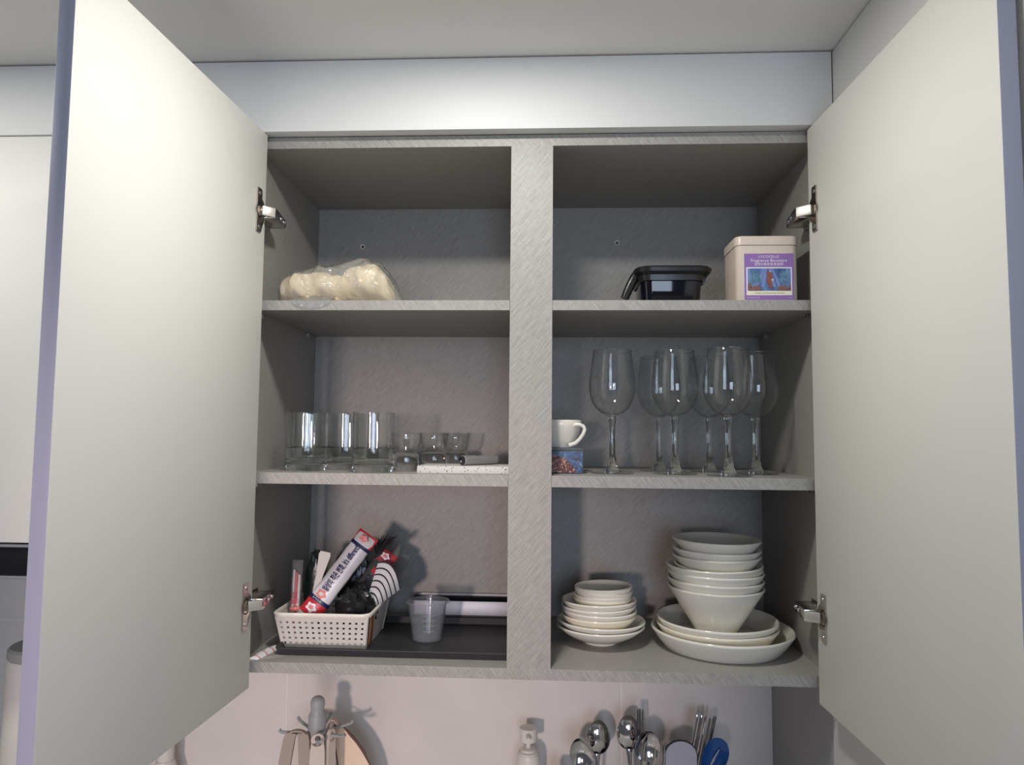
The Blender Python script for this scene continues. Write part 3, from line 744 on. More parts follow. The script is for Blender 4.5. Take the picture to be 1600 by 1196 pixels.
m_.build('lettering', tin, shade=False); m_ = MB()
add_text(m_, 'Fragrance Boosters', .0065, 'white_print', fn(.002, .0675, 1), width=.056)
m_.build('lettering', tin, shade=False); m_ = MB()
add_text(m_, '植萃®香氛留香凝珠', .0046, 'white_print', fn(.002, .0612, 1), width=.045)
m_.build('lettering', tin, shade=False); m_ = MB()
add_text(m_, '洗衣留香凝珠', .0036, 'lilac_print', fn(-.023, .0064, 1), width=.0205)
m_.build('lettering', tin, shade=False); m_ = MB()
add_text(m_, '200g', .003, 'lilac_print', fn(.0345, .0064, 1), width=.006)
m_.build('lettering', tin, shade=False); m_ = MB()
add_text(m_, 'Ocean and Emotional Garden', .0034, 'olive_print', fn(.002, .0142, 3), width=.046, slant=.35)
m_.build('lettering', tin, shade=False)
m_ = MB()
PICN = [0]
def pic(pts, k, mt_):
    PICN[0] += 1; k = k + (PICN[0] % 40)*.08
    vs = [m_.bm.verts.new(onfront(x, z, k)) for x, z in pts]
    f = m_.bm.faces.new(vs); f.material_index = m_.mi(mt_)
    if len(vs) > 5: bmesh.ops.triangulate(m_.bm, faces=[f])
for x0 in (-.012, -.005, .008, .014):
    s = (x0-.002)*.9
    pic([(x0*.5-.0012, .0543), (x0*.5+.0012, .0543), (x0*.5+s+.0028, .024), (x0*.5+s-.0020, .024)], 3, 'ray')
for cx_, cz_, w_ in ((-.020, .042, .007), (-.024, .033, .005), (-.015, .036, .005), (.024, .043, .007), (.028, .036, .005), (.020, .035, .005)):
    pic([(cx_+w_*math.cos(a)*(.75+.25*math.sin(3*a)), cz_+w_*1.1*math.sin(a)*(.8+.2*math.cos(4*a))) for a in [2*PI*k/14 for k in range(14)]], 4, 'teal_print')
for tops in ([(-.0313, .030), (-.027, .031), (-.0245, .0225), (-.022, .0265), (-.019, .025), (-.016, .0285), (-.012, .0225), (-.009, .0185)], [(.013, .0185), (.016, .0225), (.019, .028), (.022, .0255), (.026, .0285), (.029, .022), (.032, .0245), (.0353, .028)]):
    for (xa, za), (xb, zb) in zip(tops[:-1], tops[1:]):
        pic([(xa, .0180), (xb, .0180), (xb, zb), (xa, za)], 5, 'reef')
m_.build('picture', tin, shade=False)
m_ = MB(); PICN[0] = 30
body = [(-.002, .0445, .0012), (.0005, .0468, .0030), (.0028, .0468, .0034), (.0040, .0440, .0036), (.0030, .0400, .0044), (.0012, .0370, .0044), (.0012, .0335, .0040), (.0026, .0300, .0034), (.0046, .0270, .0026), (.0052, .0240, .0021), (.0040, .0222, .0017), (.0022, .0226, .0013), (.0018, .0243, .0010)]
for k in range(len(body)-1):      # seahorse as a chain of short quads
    (x0, z0, w0), (x1, z1, w1) = body[k], body[k+1]
    d = Vector((x1-x0, z1-z0)); d.normalize(); nn = Vector((-d.y, d.x))
    pic([(x0+nn.x*w0, z0+nn.y*w0), (x0-nn.x*w0, z0-nn.y*w0), (x1-nn.x*w1, z1-nn.y*w1), (x1+nn.x*w1, z1+nn.y*w1)], 6, 'seahorse')
pic([(.0055, .038), (.0085, .036), (.0080, .0345), (.0050, .0345)], 6, 'ivory_print')
pic([(.001, .0495), (.0018, .0512), (.0026, .0497), (.0036, .0510), (.0040, .0485)], 6, 'white_print')
m_.build('seahorse', tin, shade=False)
tin.scale = (.978, .978, .955)

# ------------------------------------------------------------------ lower left: tray, basket, cup, sachet
t = thing('baking_tray', 'shallow charcoal baking tray under the basket and measuring cup', 'tray', (-0.2320, 0.133, BT))
def tray_mesh(w, d, h, th, m_, slope=.004):
    o = rrect(w, d, .012); o2 = rrect(w-2*slope, d-2*slope, .010); i2 = rrect(w-2*slope-2*th, d-2*slope-2*th, .009); ii = rrect(w-2*th, d-2*th, .011)
    rows = [[(x, y, .0002) for x, y in o2], [(x, y, h-.001) for x, y in o], [(x, y, h) for x, y in rrect(w-.0006, d-.0006, .012)], [(x, y, h) for x, y in ii], [(x, y, th) for x, y in i2]]
    vs = m_.grid(rows, 'tray', cu=True); m_.bm.faces.new(vs[0][::-1]).material_index = m_.mi('tray'); m_.bm.faces.new(vs[-1]).material_index = m_.mi('tray')
m = MB(); tray_mesh(.391, .206, .0118, .0018, m); m.build('tray_body', t)
t = thing('steel_rimmed_tin', 'dark baking tin with a stainless rim band at the back, behind the measuring cup', 'tin', (-0.1480, 0.273, BT))
m = MB(); rr_rows([(.201, .058, .010, .0003, 0), (.209, .062, .011, .0150, 0), (.209, .062, .011, .036, 0)], m, '', None, 'tray', close_top=False); m.build('tin_body', t)
m = MB(); rr_rows([(.210, .063, .012, .0148, 0), (.2125, .066, .012, .0152, 0), (.214, .067, .012, .0395, 0), (.213, .066, .012, .0405, 0), (.210, .063, .012, .0400, 0), (.2095, .0625, .012, .0150, 0)], m, '', None, 'steel', close_bottom=False); m.build('rim_band', t)

# basket: walls are real lattices with square holes
TF = BT + .0020
bk = thing('basket', 'ivory woven plastic basket full of wrapped packets on the charcoal tray', 'basket', (-0.3595, 0.1300, TF))
bw0, bw1, bd0, bd1, bh = .137, .152, .122, .156, .0560
def bskpt(side, s, f, off):
    """side 0 front 1 right 2 back 3 left; s -1..1 along it, f 0..1 height; off pushes outwards"""
    w = (bw0 + (bw1-bw0)*f)/2; d = (bd0 + (bd1-bd0)*f)/2; z = bh*f
    rr = .010
    if side == 0: return (s*(w-rr*.0), -d-off, z)
    if side == 1: return (w+off, s*d, z)
    if side == 2: return (-s*w, d+off, z)
    return (-w-off, -s*d, z)
for side in range(4):
    m = MB(); nh = 14 if side % 2 == 0 else 14; nv = 5
    us = [-.965]
    pitch = 1.93/(nh); 
    for k in range(nh):
        c = -.965 + pitch*(k+.5); us += [c-pitch*.19, c+pitch*.19]
    us.append(.965)
    vs_ = [.0]
    for k in range(nv):
        c = .06 + .78*(k+.5)/nv; vs_ += [c-.030, c+.030]
    vs_.append(.93)
    for off in (.0, -.0016):
        rows = []
        for i, f in enumerate(vs_):
            r = []
            for j, u_ in enumerate(us):
                wv = .0004*math.sin((j//2)*PI + (i//2)*PI) if off == 0 else 0
                r.append(bskpt(side, u_, f, off+wv))
            rows.append(r)
        m.grid(rows, 'basket', mfun=lambda i, j: None if (i % 2 == 1 and j % 2 == 1) else 'basket')
    m.build('wall', bk)
for sx in (-1, 1):      # rounded corner posts
    for sy in (-1, 1):
        m = MB(); m.tube([(sx*(bw0/2-.0022), sy*(bd0/2-.0022), .0), (sx*(bw1/2-.0026), sy*(bd1/2-.0026), bh*.95)], .0032, 'basket', n=10); m.build('corner_post', bk)
m = MB(); m.prism(rrect(bw0-.002, bd0-.002, .006), Matrix.Translation((0, 0, .0002)), .0018, 'basket'); m.build('bottom', bk)
m = MB(); loop = rrect(bw1+.0045, bd1+.0045, .016, 8); rows = []
sec = [(-.0035, -.0035), (.0015, -.0035), (.0030, -.001), (.0030, .0015), (.001, .003), (-.002, .003), (-.0035, .001)]
for x, y in loop:
    l = math.hypot(x, y); nx, ny = x/l, y/l
    rows.append([(x+nx*a, y+ny*a, bh+b) for a, b in sec])
m.grid(rows, 'basket', cu=True, cv=True); m.build('rim', bk)
m = MB()
for f0, f1 in ((.02, 1.02),):
    pts = []
    for k in range(7):
        f = f0+(f1-f0)*k/6; w = (bw0+(bw1-bw0)*f)/2+.0012+.0012*math.sin(f*3); yy = -(bd0+(bd1-bd0)*f)/2+.020-.002*math.sin(f*2.5)
        pts.append([(w, yy-.009, bh*f), (w+.0016, yy-.009, bh*f), (w+.0016, yy+.009, bh*f), (w, yy+.009, bh*f)])
    vs = m.grid(pts, 'leather', cu=True); m.bm.faces.new(vs[0]); m.bm.faces.new(vs[-1])
m.build('leather_tab', bk)

# wrapped packets
def packet(p0, p1, wd, th, body):
    """flattened tube from p0 up to p1; returns mapping (l, w, lift)->point"""
    p0, p1 = Vector(p0), Vector(p1); t_ = (p1-p0).normalized(); L = (p1-p0).length
    nrm = Vector((-.12, -1, .12)); nrm = (nrm - t_*nrm.dot(t_)).normalized(); wv = t_.cross(nrm).normalized()
    if wv.x < 0: wv = -wv
    def fn(l, w_, lift=0):
        a = w_/(wd*.5)*1.25; a = max(-PI, min(PI, a))
        return p0 + t_*l + wv*(math.sin(a)*(wd*.5+lift)) + nrm*(math.cos(a)*(th*.5+lift))
    def ring(l, sw=1, st=1, lift=0, n=24):
        return [p0 + t_*l + wv*(math.sin(2*PI*k/n)*(wd*.5*sw+lift)) + nrm*(math.cos(2*PI*k/n)*(th*.5*st+lift)) for k in range(n)]
    return fn, ring, L
pk = thing('wrapped_packet', 'long white packet with navy Korean lettering and red ends leaning in the basket', 'packet', (0, 0, 0))
p0 = (-0.4030, .0840, -.3190); p1 = (-0.3035, .128, -.1760)
fn, ring, L = packet(p0, p1, .0370, .0210, 0)
m = MB(); rows = [ring(0, .6, .3), ring(.004, .85, .7)] + [ring(.010 + (L-.024)*k/12, 1+.02*math.sin(k*2.1), 1+.05*math.sin(k*1.3)) for k in range(13)] + [ring(L-.008, 1.0, .6), ring(L, 1.03, .12)]
vs = m.grid(rows, 'packwhite', cu=True); m.bm.faces.new(vs[0]); m.bm.faces.new(vs[-1]); m.build('sleeve', pk, smooth=60)
def band(m, ring, l0, l1, mt_, lift=.0003, sw=(1, 1), st=(1, 1)):
    m.grid([ring(l0, sw[0], st[0], lift), ring((l0+l1)/2, (sw[0]+sw[1])/2, (st[0]+st[1])/2, lift), ring(l1, sw[1], st[1], lift)], mt_, cu=True)
m = MB(); band(m, ring, .020, .0440, 'red', .0009); m.build('red_end', pk)
m = MB(); band(m, ring, L-.021, L-.0002, 'red', .0006, (1.0, 1.04), (.92, .14)); m.build('red_end', pk)
m = MB(); band(m, ring, .0445, .0510, 'navy', .0009); m.build('navy_band', pk)
m = MB(); band(m, ring, L-.027, L-.0213, 'navy', .0009, (1, 1), (1, .95)); m.build('navy_band', pk)
m = MB()
def blob(cl, cw, r, mt_, lift, pet=5):
    pts = [fn(cl + r*(1+.18*math.cos(pet*a))*math.sin(a), cw + r*(1+.18*math.cos(pet*a))*math.cos(a), lift) for a in [2*PI*k/30 for k in range(30)]]
    c = m.bm.verts.new(fn(cl, cw, lift)); v = [m.bm.verts.new(p) for p in pts]
    for k in range(30):
        f = m.bm.faces.new((c, v[k], v[(k+1) % 30])); f.material_index = m.mi(mt_)
blob(.033, -.001, .0070, 'white_print', .0015); blob(.033, -.001, .0032, 'pinkred', .0019, 6)
m.build('flower_mark', pk, shade=False); m = MB()
blob(.0585, -.001, .0066, 'pinkred', .0010); m.build('flower_mark', pk, shade=False); m = MB()
blob(.0585, -.001, .0031, 'packwhite', .0014, 6)
m.build('flower_mark', pk, shade=False); m = MB()
blob(L-.011, .000, .0052, 'pinkred', .0030)
m.build('flower_mark', pk, shade=False)
m = MB()
add_text(m, "일상의 작은 변화, It's different!", .0115, 'navy', lambda x, y: fn(.0665 + .0430 + x, .000 - y*1.65, .0012), width=.086, bold=.03)
m.build('lettering', pk, shade=False); m = MB()
add_text(m, '뉴이스트', .005, 'white_print', lambda x, y: fn(.0478 + y*1.0, -.001 + x, .0016), width=.014)
m.build('lettering', pk, shade=False)
pk2 = thing('wrapped_packet', 'dark see-through packet with a red top behind the long white packet', 'packet', (0, 0, 0))
fn, ring, L = packet((-0.350, .128, -.325), (-0.2780, .172, -.2130), .0320, .0200, 0)
m = MB(); rows = [ring(0, .7, .4)] + [ring(.006 + (L-.016)*k/10, 1, 1+.1*math.sin(k*1.7)) for k in range(11)] + [ring(L, 1.1, .12)]
vs = m.grid(rows, 'film2', cu=True); m.bm.faces.new(vs[0]); m.build('sleeve', pk2, smooth=60)
m = MB(); rows = [ring(.004, .5, .4), ring(.010, .86, .8), ring(L*.5, .86, .8), ring(L-.030, .80, .7)]
vs = m.grid(rows, 'bristle', cu=True); m.bm.faces.new(vs[0]); m.bm.faces.new(vs[-1]); m.build('contents', pk2, smooth=60)
m = MB(); band(m, ring, L-.022, L, 'red', .0006, (1.0, 1.14), (.9, .14)); m.build('red_end', pk2)
m = MB(); blob(L-.010, .001, .0055, 'white_print', .0022); blob(L-.010, .001, .0030, 'pinkred', .0028); m.build('flower_mark', pk2, shade=False); m = MB(); blob(L-.040, .002, .0060, 'red', .0012); m.build('flower_mark', pk2, shade=False)
m = MB(); add_text(m, '작은 변화', .009, 'navy', lambda x, y: fn(L-.064 + x, -.001 - y, .0012), width=.030); m.build('lettering', pk2, shade=False)
# straws in a clear sleeve at the left
st = thing('straw_packet', 'clear sleeve of pale straws with red print standing at the left of the basket', 'packet', (0, 0, 0))
fn, ring, L = packet((-0.4160, .088, -.345), (-0.4165, .100, -.2160), .0185, .0130, 0)
m = MB(); vs = m.grid([ring(0, .8, .5), ring(.006), ring(L*.6), ring(L-.010), ring(L, 1.1, .1)], 'film2', cu=True); m.bm.faces.new(vs[0]); m.build('sleeve', st, smooth=60)
for k, dx in enumerate((-.0045, 0, .0045)):
    a = fn(.004, 0, -.006) + Vector((dx, 0, 0)); b = fn(L-.016-.004*k, 0, -.006) + Vector((dx, 0, 0))
    m = MB(); m.tube([a, b], .0022, 'clearstraw' if k != 1 else 'red', n=10); m.build('straw', st)
m = MB(); band(m, ring, .048, .054, 'pinkred', .0004); m.build('red_end', st)
m = MB(); add_text(m, '빨대', .008, 'red', lambda x, y: fn(.068 + x, -y, .0008), width=.018); m.build('lettering', st, shade=False)
# dark green bag, white stick, dark bag, bristle brush, napkin
def crumple(name, label, cat, c, sx, sy, sz, mt_, amp, fr, seed):
    m = MB(); rows = []
    for i in range(15):
        b = -PI/2 + PI*i/14; r = []
        for k in range(28):
            a = 2*PI*k/28
            p = Vector((math.cos(b)*math.cos(a), math.cos(b)*math.sin(a), math.sin(b)))
            q = 1 + amp*noise.noise(p*fr + Vector((seed, 0, 0))) + amp*.6*noise.noise(p*fr*2.7 + Vector((0, seed, 0)))
            r.append((p.x*sx*q, p.y*sy*q, p.z*sz*q))
        rows.append(r)
    m.grid(rows, mt_, cu=True); o = m.build(name, smooth=25); o.location = c
    return tag(o, label, cat)
crumple('green_bag', 'dark green crumpled plastic bag behind the straws in the basket', 'bag', (-0.4030, .150, -.2750), .0185, .016, .064, 'greenbag', .28, 2.2, 3.0)
crumple('black_bag', 'crumpled glossy black plastic bag in the front right of the basket', 'bag', (-0.3170, .105, -.2950), .032, .030, .036, 'darkbag', .32, 2.4, 8.0)
crumple('black_bag', 'crumpled glossy black bag standing behind the long white packet', 'bag', (-0.3450, .176, -.2600), .032, .015, .056, 'darkbag', .30, 2.4, 12.0)
t = thing('plastic_scraper', 'white plastic scraper with flared end standing between green bag and white packet', 'utensil', (0, 0, 0))
a = Vector((-0.4060, .118, -.338)); b = Vector((-0.3830, .142, -.2090)); ax = (b-a).normalized(); sd = Vector((ax.z, 0, -ax.x)).normalized(); nn = ax.cross(sd)
m = MB(); rows = []
for f, w_ in ((0, .004), (.4, .0045), (.7, .006), (.85, .0085), (.96, .0105), (1, .0085)):
    c = a.lerp(b, f); rows.append([c-sd*w_-nn*.0012, c+sd*w_-nn*.0012, c+sd*w_+nn*.0012, c-sd*w_+nn*.0012])
vs = m.grid(rows, 'whiteplastic', cu=True); m.bm.faces.new(vs[0]); m.bm.faces.new(vs[-1]); m.build('blade', t)
t = thing('brush', 'dark bristled brush sticking up behind the red packet tops', 'brush', (0, 0, 0))
m = MB(); m.tube([(-0.338, .158, -.338), (-0.2960, .166, -.215)], .004, 'blackplastic', n=10); m.build('handle', t)
m = MB(); rnd = random.Random(3)
for k in range(46):
    s0 = Vector((-0.2960 + rnd.uniform(-.004, .004), .166 + rnd.uniform(-.004, .004), -.217)); e = s0 + Vector((rnd.uniform(-.004, .030), rnd.uniform(-.010, .012), rnd.uniform(.022, .036)))
    md = s0.lerp(e, .5) + Vector((-.003, 0, .003)); m.tube([s0, md, e], [.0008, .0007, .0004], 'bristle', n=4)
m.build('bristles', t, kind='stuff')
nap = thing('striped_napkin', 'white paper napkin with black stripes fanned out at the right of the basket', 'napkin', (0, 0, 0))
m = MB(); apex = Vector((-0.3060, .098, -.3080)); d0 = Vector((-0.2880, .132, -.2230)) - apex; d1 = Vector((-0.2530, .150, -.2720)) - apex
nr = 34; na = 14; rows = []
for i in range(nr+1):
    f = .05 + .95*i/nr; r = []
    for j in range(na+1):
        g_ = j/na; dd = d0.lerp(d1, g_); dd = dd.normalized()*(d0.length*(1-g_) + d1.length*g_*1.02)
        bulge = Vector((.15, -1, .25)).normalized()*(.014*math.sin(PI*g_)*f) + Vector((0, .006*f*math.sin(6*g_), 0))
        ext = 1 + .10*math.sin(PI*g_)
        r.append(apex + dd*f*ext + bulge)
    rows.append(r)
bnd = set()
m.grid(rows, 'napkin', mfun=lambda i, j: 'stripe' if i % 4 == 1 and i > 2 else 'napkin')
bmesh.ops.solidify(m.bm, geom=list(m.bm.faces), thickness=.0006)
m.build('fan', nap, smooth=60)
# measuring cup
t = thing('measuring_cup', 'small translucent plastic measuring cup standing on the charcoal tray', 'cup', (-0.2010, 0.128, TF))
m = MB(); out = [(0, .0012), (.020, .0010), (.0225, 0), (.0245, .0012), (.0275, .022), (.0305, .044), (.0325, .0610)]
m.lathe(out + [(.0328, .0625), (.0370, .0630), (.0372, .0645), (.0335, .0655), (.0322, .0640), (.0293, .044), (.0263, .022), (.0235, .0030), (0, .0026)], 'frosted', n=48); m.build('body', t, smooth=50)
m = MB()
for k, z in enumerate((.020, .029, .038, .046)):
    r = .0245 + (z-.0012)/.0598*.0080 + .00025
    a0, a1 = R(-95), R(-40 if k % 2 else -55)
    rows = []
    for q in range(9):
        a = a0 + (a1-a0)*q/8; rows.append([(r*math.cos(a), r*math.sin(a), z), ((r+.0001)*math.cos(a), (r+.0001)*math.sin(a), z+.0006)])
    m.grid(rows, 'greyplastic')
m.build('graduations', t)
# sachet on the shelf at the far left
m = MB(); rows = []
a = Vector((-0.4500, .0060, BT)); b = Vector((-0.4350, .0780, BT)); ax = (b-a); sd = Vector((1, 0, 0))
for i in range(25):
    f = i/24; w_ = .0085*(1 if .06 < f < .94 else .9); h = .0055*math.sin(PI*f)**.4*(1+.15*math.sin(f*25))+.0006; c = a + ax*f
    rows.append([c - sd*w_ + Vector((0, 0, .0004)), c - sd*w_*.6 + Vector((0, 0, h*.7+.0004)), c + Vector((0, 0, h+.0004)), c + sd*w_*.6 + Vector((0, 0, h*.7+.0004)), c + sd*w_ + Vector((0, 0, .0004)), c + Vector((0, 0, .0002))])
m.grid(rows, 'napkin', cu=True, mfun=lambda i, j: 'pinkred' if i % 6 == 2 else 'napkin')
tag(m.build('sachet', smooth=50), 'small white sachet with red stripes on the bottom shelf left of the tray', 'sachet')

# ------------------------------------------------------------------ things on the worktop
# utensil carousel with hanging tools
CX, CY = -0.4065, 0.195
car = thing('utensil_carousel', 'grey utensil carousel with round knob and hook arms on the worktop', 'rack', (CX, CY, CNT))
H0 = -CNT
m = MB(); m.lathe([(0, 0), (.055, 0), (.056, .006), (.05, .010), (.014, .016), (.012, .02), (.012, .20), (0, .20)], 'greyplastic', n=36); m.build('base', car)
m = MB(); zt = H0 - .4720
pr = [(0, zt), (.006, zt-.0007), (.0105, zt-.004), (.0128, zt-.010), (.0126, zt-.016), (.0114, zt-.021), (.0116, zt-.026), (.0142, zt-.0310), (.0155, zt-.034), (.0155, zt-.056), (.0175, zt-.066), (.0165, .20), (0, .20)]
m.lathe(pr, 'greyplastic', n=32); m.build('post', car)
hookz = H0 - .532
ang = [195, 290, 335, 30, 85, 140]
for a_ in ang:
    u = Vector((math.cos(R(a_)), math.sin(R(a_)), 0)); m = MB()
    m.tube([u*.012 + Vector((0, 0, hookz-.004)), u*.035 + Vector((0, 0, hookz-.001)), u*.060 + Vector((0, 0, hookz+.002)), u*.064 + Vector((0, 0, hookz+.006))], [.0034, .0030, .0028, .0032], 'greyplastic', n=10); m.build('hook', car)
def hang(name, label, a_, r_, w_, mt_, th=.004, loop=True, length=.20, cat='utensil', bend=0.0):
    """long handle hanging on a hook by the hole at its top"""
    u = Vector((math.cos(R(a_)), math.sin(R(a_)), 0)); v = Vector((-u.y, u.x, 0))
    c = Vector((CX, CY, CNT)) + u*r_ + Vector((0, 0, hookz+.001))
    mt = Matrix((v, Vector((0, 0, 1)), -u if False else v.cross(Vector((0, 0, 1))))).transposed().to_4x4(); mt.translation = c - v.cross(Vector((0, 0, 1)))*th*.5
    t = thing(name, label, cat, c)
    mt.translation = -v.cross(Vector((0, 0, 1)))*th*.5
    # outline ring around a hole at the top, then the shaft
    outer = []; inner = []
    for k in range(24):
        a = 2*PI*k/24; outer.append((w_*.5*math.cos(a), .0075*1.25*math.sin(a)*1.15-.002)); inner.append((w_*.22*math.cos(a), .0048*math.sin(a)+.0005))
    m = MB()
    for z_, fl in ((0, 1), (th, -1)):
        A = [m.bm.verts.new(mt @ Vector((x, y, z_))) for x, y in outer]; B = [m.bm.verts.new(mt @ Vector((x, y, z_))) for x, y in inner]
        for k in range(24):
            q = (A[k], A[(k+1) % 24], B[(k+1) % 24], B[k]); f = m.bm.faces.new(q); f.material_index = m.mi(mt_)
    m.grid([[mt @ Vector((x, y, z_)) for x, y in outer] for z_ in (0, th)], mt_, cu=True); m.grid([[mt @ Vector((x, y, z_)) for x, y in inner] for z_ in (0, th)], mt_, cu=True)
    m.build('hanging_eye', t)
    m = MB(); pts = [(-w_*.49, -.004), (w_*.49, -.004), (w_*.56, -.03), (w_*.46, -length)]
    pts = [(-w_*.46, -length), (w_*.46, -length), (w_*.58, -.05), (w_*.54, -.02), (w_*.46, -.0065), (-w_*.46, -.0065), (-w_*.54, -.02), (-w_*.58, -.05)]
    m.prism(pts, mt, th, mt_); m.build('handle', t)
    return t, mt
hang('turner', 'pale beige turner handle hanging in front of the carousel post', 290, .036, .0225, 'palewood', .005)
hang('ladle', 'pale beige ladle handle hanging right of the centre handle on the carousel', 335, .033, .0170, 'palewood', .006)
# broad taupe strap-like tongs, folded over the left hook
t = thing('tongs', 'taupe silicone tongs folded over the left arm of the carousel', 'tongs', (0, 0, 0))
for dx, tl, mt_ in ((-.0115, -.014, 'taupe'), (.0085, .006, 'taupe')):
    m = MB(); rows = []
    x0 = CX - .0260 + dx
    for k, (xo, z_, w_) in enumerate(((0, .004, .0085), (tl*.1, .0015, .0100), (tl*.3, -.006, .0105), (tl*.7, -.04, .0110), (tl*1.3, -.10, .0115), (tl*1.8, -.17, .0120))):
        c = Vector((x0 + xo, CY-.020, CNT + hookz + z_)); rows.append([c + Vector((-w_, -.003, 0)), c + Vector((w_, -.006, 0)), c + Vector((w_, .0, 0)), c + Vector((-w_, .003, 0))])
    vs = m.grid(rows, mt_, cu=True); m.bm.faces.new(vs[0]); m.bm.faces.new(vs[-1]); m.build('arm', t)
m = MB(); pth = []
for k in range(13):
    a = PI*k/12; pth.append((CX - .0275 - .0165*math.cos(a), CY-.020, CNT+hookz+.0005 + .0085*math.sin(a)))
rows = [[Vector(p)+Vector((0, -.005, 0)), Vector(p)+Vector((0, .004, 0)), Vector(p)*1.0+Vector((0, .004, -.0025)), Vector(p)+Vector((0, -.005, -.0025))] for p in pth]
m.grid(rows, 'taupe', cu=True); m.build('hinge_bow', t)
# leaf shaped peach board hanging by a strap
tip = Vector((-0.3845, 0.240, CNT + hookz - .006))
t = thing('peach_board', 'peach coloured curved board with brown edges hanging by a pink strap from the carousel', 'board', tip)
lf = [(-.004, -.001), (-.002, -.03), (.002, -.06), (.007, -.10), (.013, -.15), (.030, -.165), (.052, -.158), (.060, -.13), (.058, -.10), (.052, -.072), (.043, -.048), (.032, -.029), (.020, -.013), (.010, -.003), (.003, .002)]
lf = [(x*1.22, z) for x, z in lf]
mt = frame((0, 0, 0), (1, .10, 0), (0, 0, 1))
m = MB(); m.prism(lf, mt, .0070, 'brownrim'); m.build('rim', t)
cxl = sum(p[0] for p in lf)/len(lf); czl = sum(p[1] for p in lf)/len(lf)
lf2 = [(x + (.0032 if x < cxl - .012 else -.0016)*(1 if abs(x-cxl) > .005 else .3), z - .0025*(1 if z > czl else -1)) for x, z in lf]
m = MB(); m.prism(lf2, mt @ Matrix.Translation((0, 0, .0070)), .0008, 'peach'); m.build('board', t)
for q, rr_ in ((0, .0105), (.0065, .0095)):
    m = MB(); rows = []
    for k in range(15):
        a = PI*k/14; c = Vector((-.001 - rr_*math.cos(a), -.020+q, -.004 + rr_*1.9*math.sin(a))); n2 = Vector((math.cos(a), 0, -math.sin(a)))*.0014
        rows.append([c + Vector((0, -.0028, 0)), c + Vector((0, .0028, 0)), c + n2 + Vector((0, .0028, 0)), c + n2 + Vector((0, -.0028, 0))])
    m.grid(rows, 'pinkstrap', cu=True); m.build('strap', t)

# soap pump
t = thing('soap_pump', 'white soap pump bottle on the worktop left of the spoons', 'bottle', (-0.0320, 0.265, CNT))
h = -.5435 - CNT
m = MB(); m.lathe([(0, 0), (.020, 0), (.0218, .003), (.0218, h-.058), (.0208, h-.0515), (.0192, h-.0462), (0, h-.0462)], 'whiteplastic', n=36); m.build('body', t)
m = MB(); m.lathe([(0, h-.0461), (.0186, h-.0461), (.0186, h-.0430), (.0140, h-.0410), (.0136, h-.0378), (.0080, h-.0361), (0, h-.0361)], 'whiteplastic', n=32); m.build('collar', t)
m = MB(); m.lathe([(0, h-.0360), (.0045, h-.0360), (.0045, h-.0236), (0, h-.0236)], 'whiteplastic', n=20); m.build('stem', t)
m = MB(); m.lathe([(0, h-.0235), (.0155, h-.0235), (.0163, h-.0222), (.0163, h-.0010), (.0152, h), (0, h)], 'whiteplastic', n=36); m.build('head', t)
m = MB(); m.tube([(0, -.0140, h-.0085), (.0005, -.0240, h-.0088), (.0008, -.0290, h-.0105)], [.0046, .0044, .0036], 'whiteplastic', n=14); m.build('nozzle', t)
# small white bottle by the left door and tall white canister far left
t = thing('white_bottle', 'white bottle against the tiles just beneath the left door', 'bottle', (-0.7290, 0.285, CNT))
m = MB(); m.lathe([(0, 0), (.021, 0), (.022, .002), (.022, .150), (.016, .168), (0, .168)], 'whiteplastic', n=30); m.build('body', t)
m = MB(); m.lathe([(0, .1685), (.0155, .1685), (.0155, .198), (.0145, .2000), (0, .2000)], 'whiteplastic', n=30); m.build('cap', t)
t = thing('white_canister', 'tall white cylindrical canister with grey lid at the far left below the hood', 'canister', (-0.8850, 0.160, CNT))
m = MB(); m.lathe([(0, 0), (.062, 0), (.064, .003), (.060, .395), (.058, .400), (0, .4002)], 'whiteplastic', n=48); m.build('body', t)
m = MB(); m.lathe([(0, .4005), (.0585, .4005), (.0600, .404), (.0595, .416), (.056, .420), (0, .421)], 'greylid', n=48); m.build('lid', t)
t = thing('white_jar', 'small white jar top between soap pump and spoons', 'jar', (0.0250, 0.240, CNT))
m = MB(); m.lathe([(0, 0), (.018, 0), (.019, .002), (.019, .160), (0, .160)], 'whiteplastic', n=28); m.build('body', t)
m = MB(); m.lathe([(0, .1605), (.0140, .1605), (.0150, .163), (.0140, .188), (.010, .196), (0, .198)], 'whiteplastic', n=28); m.build('cap', t)

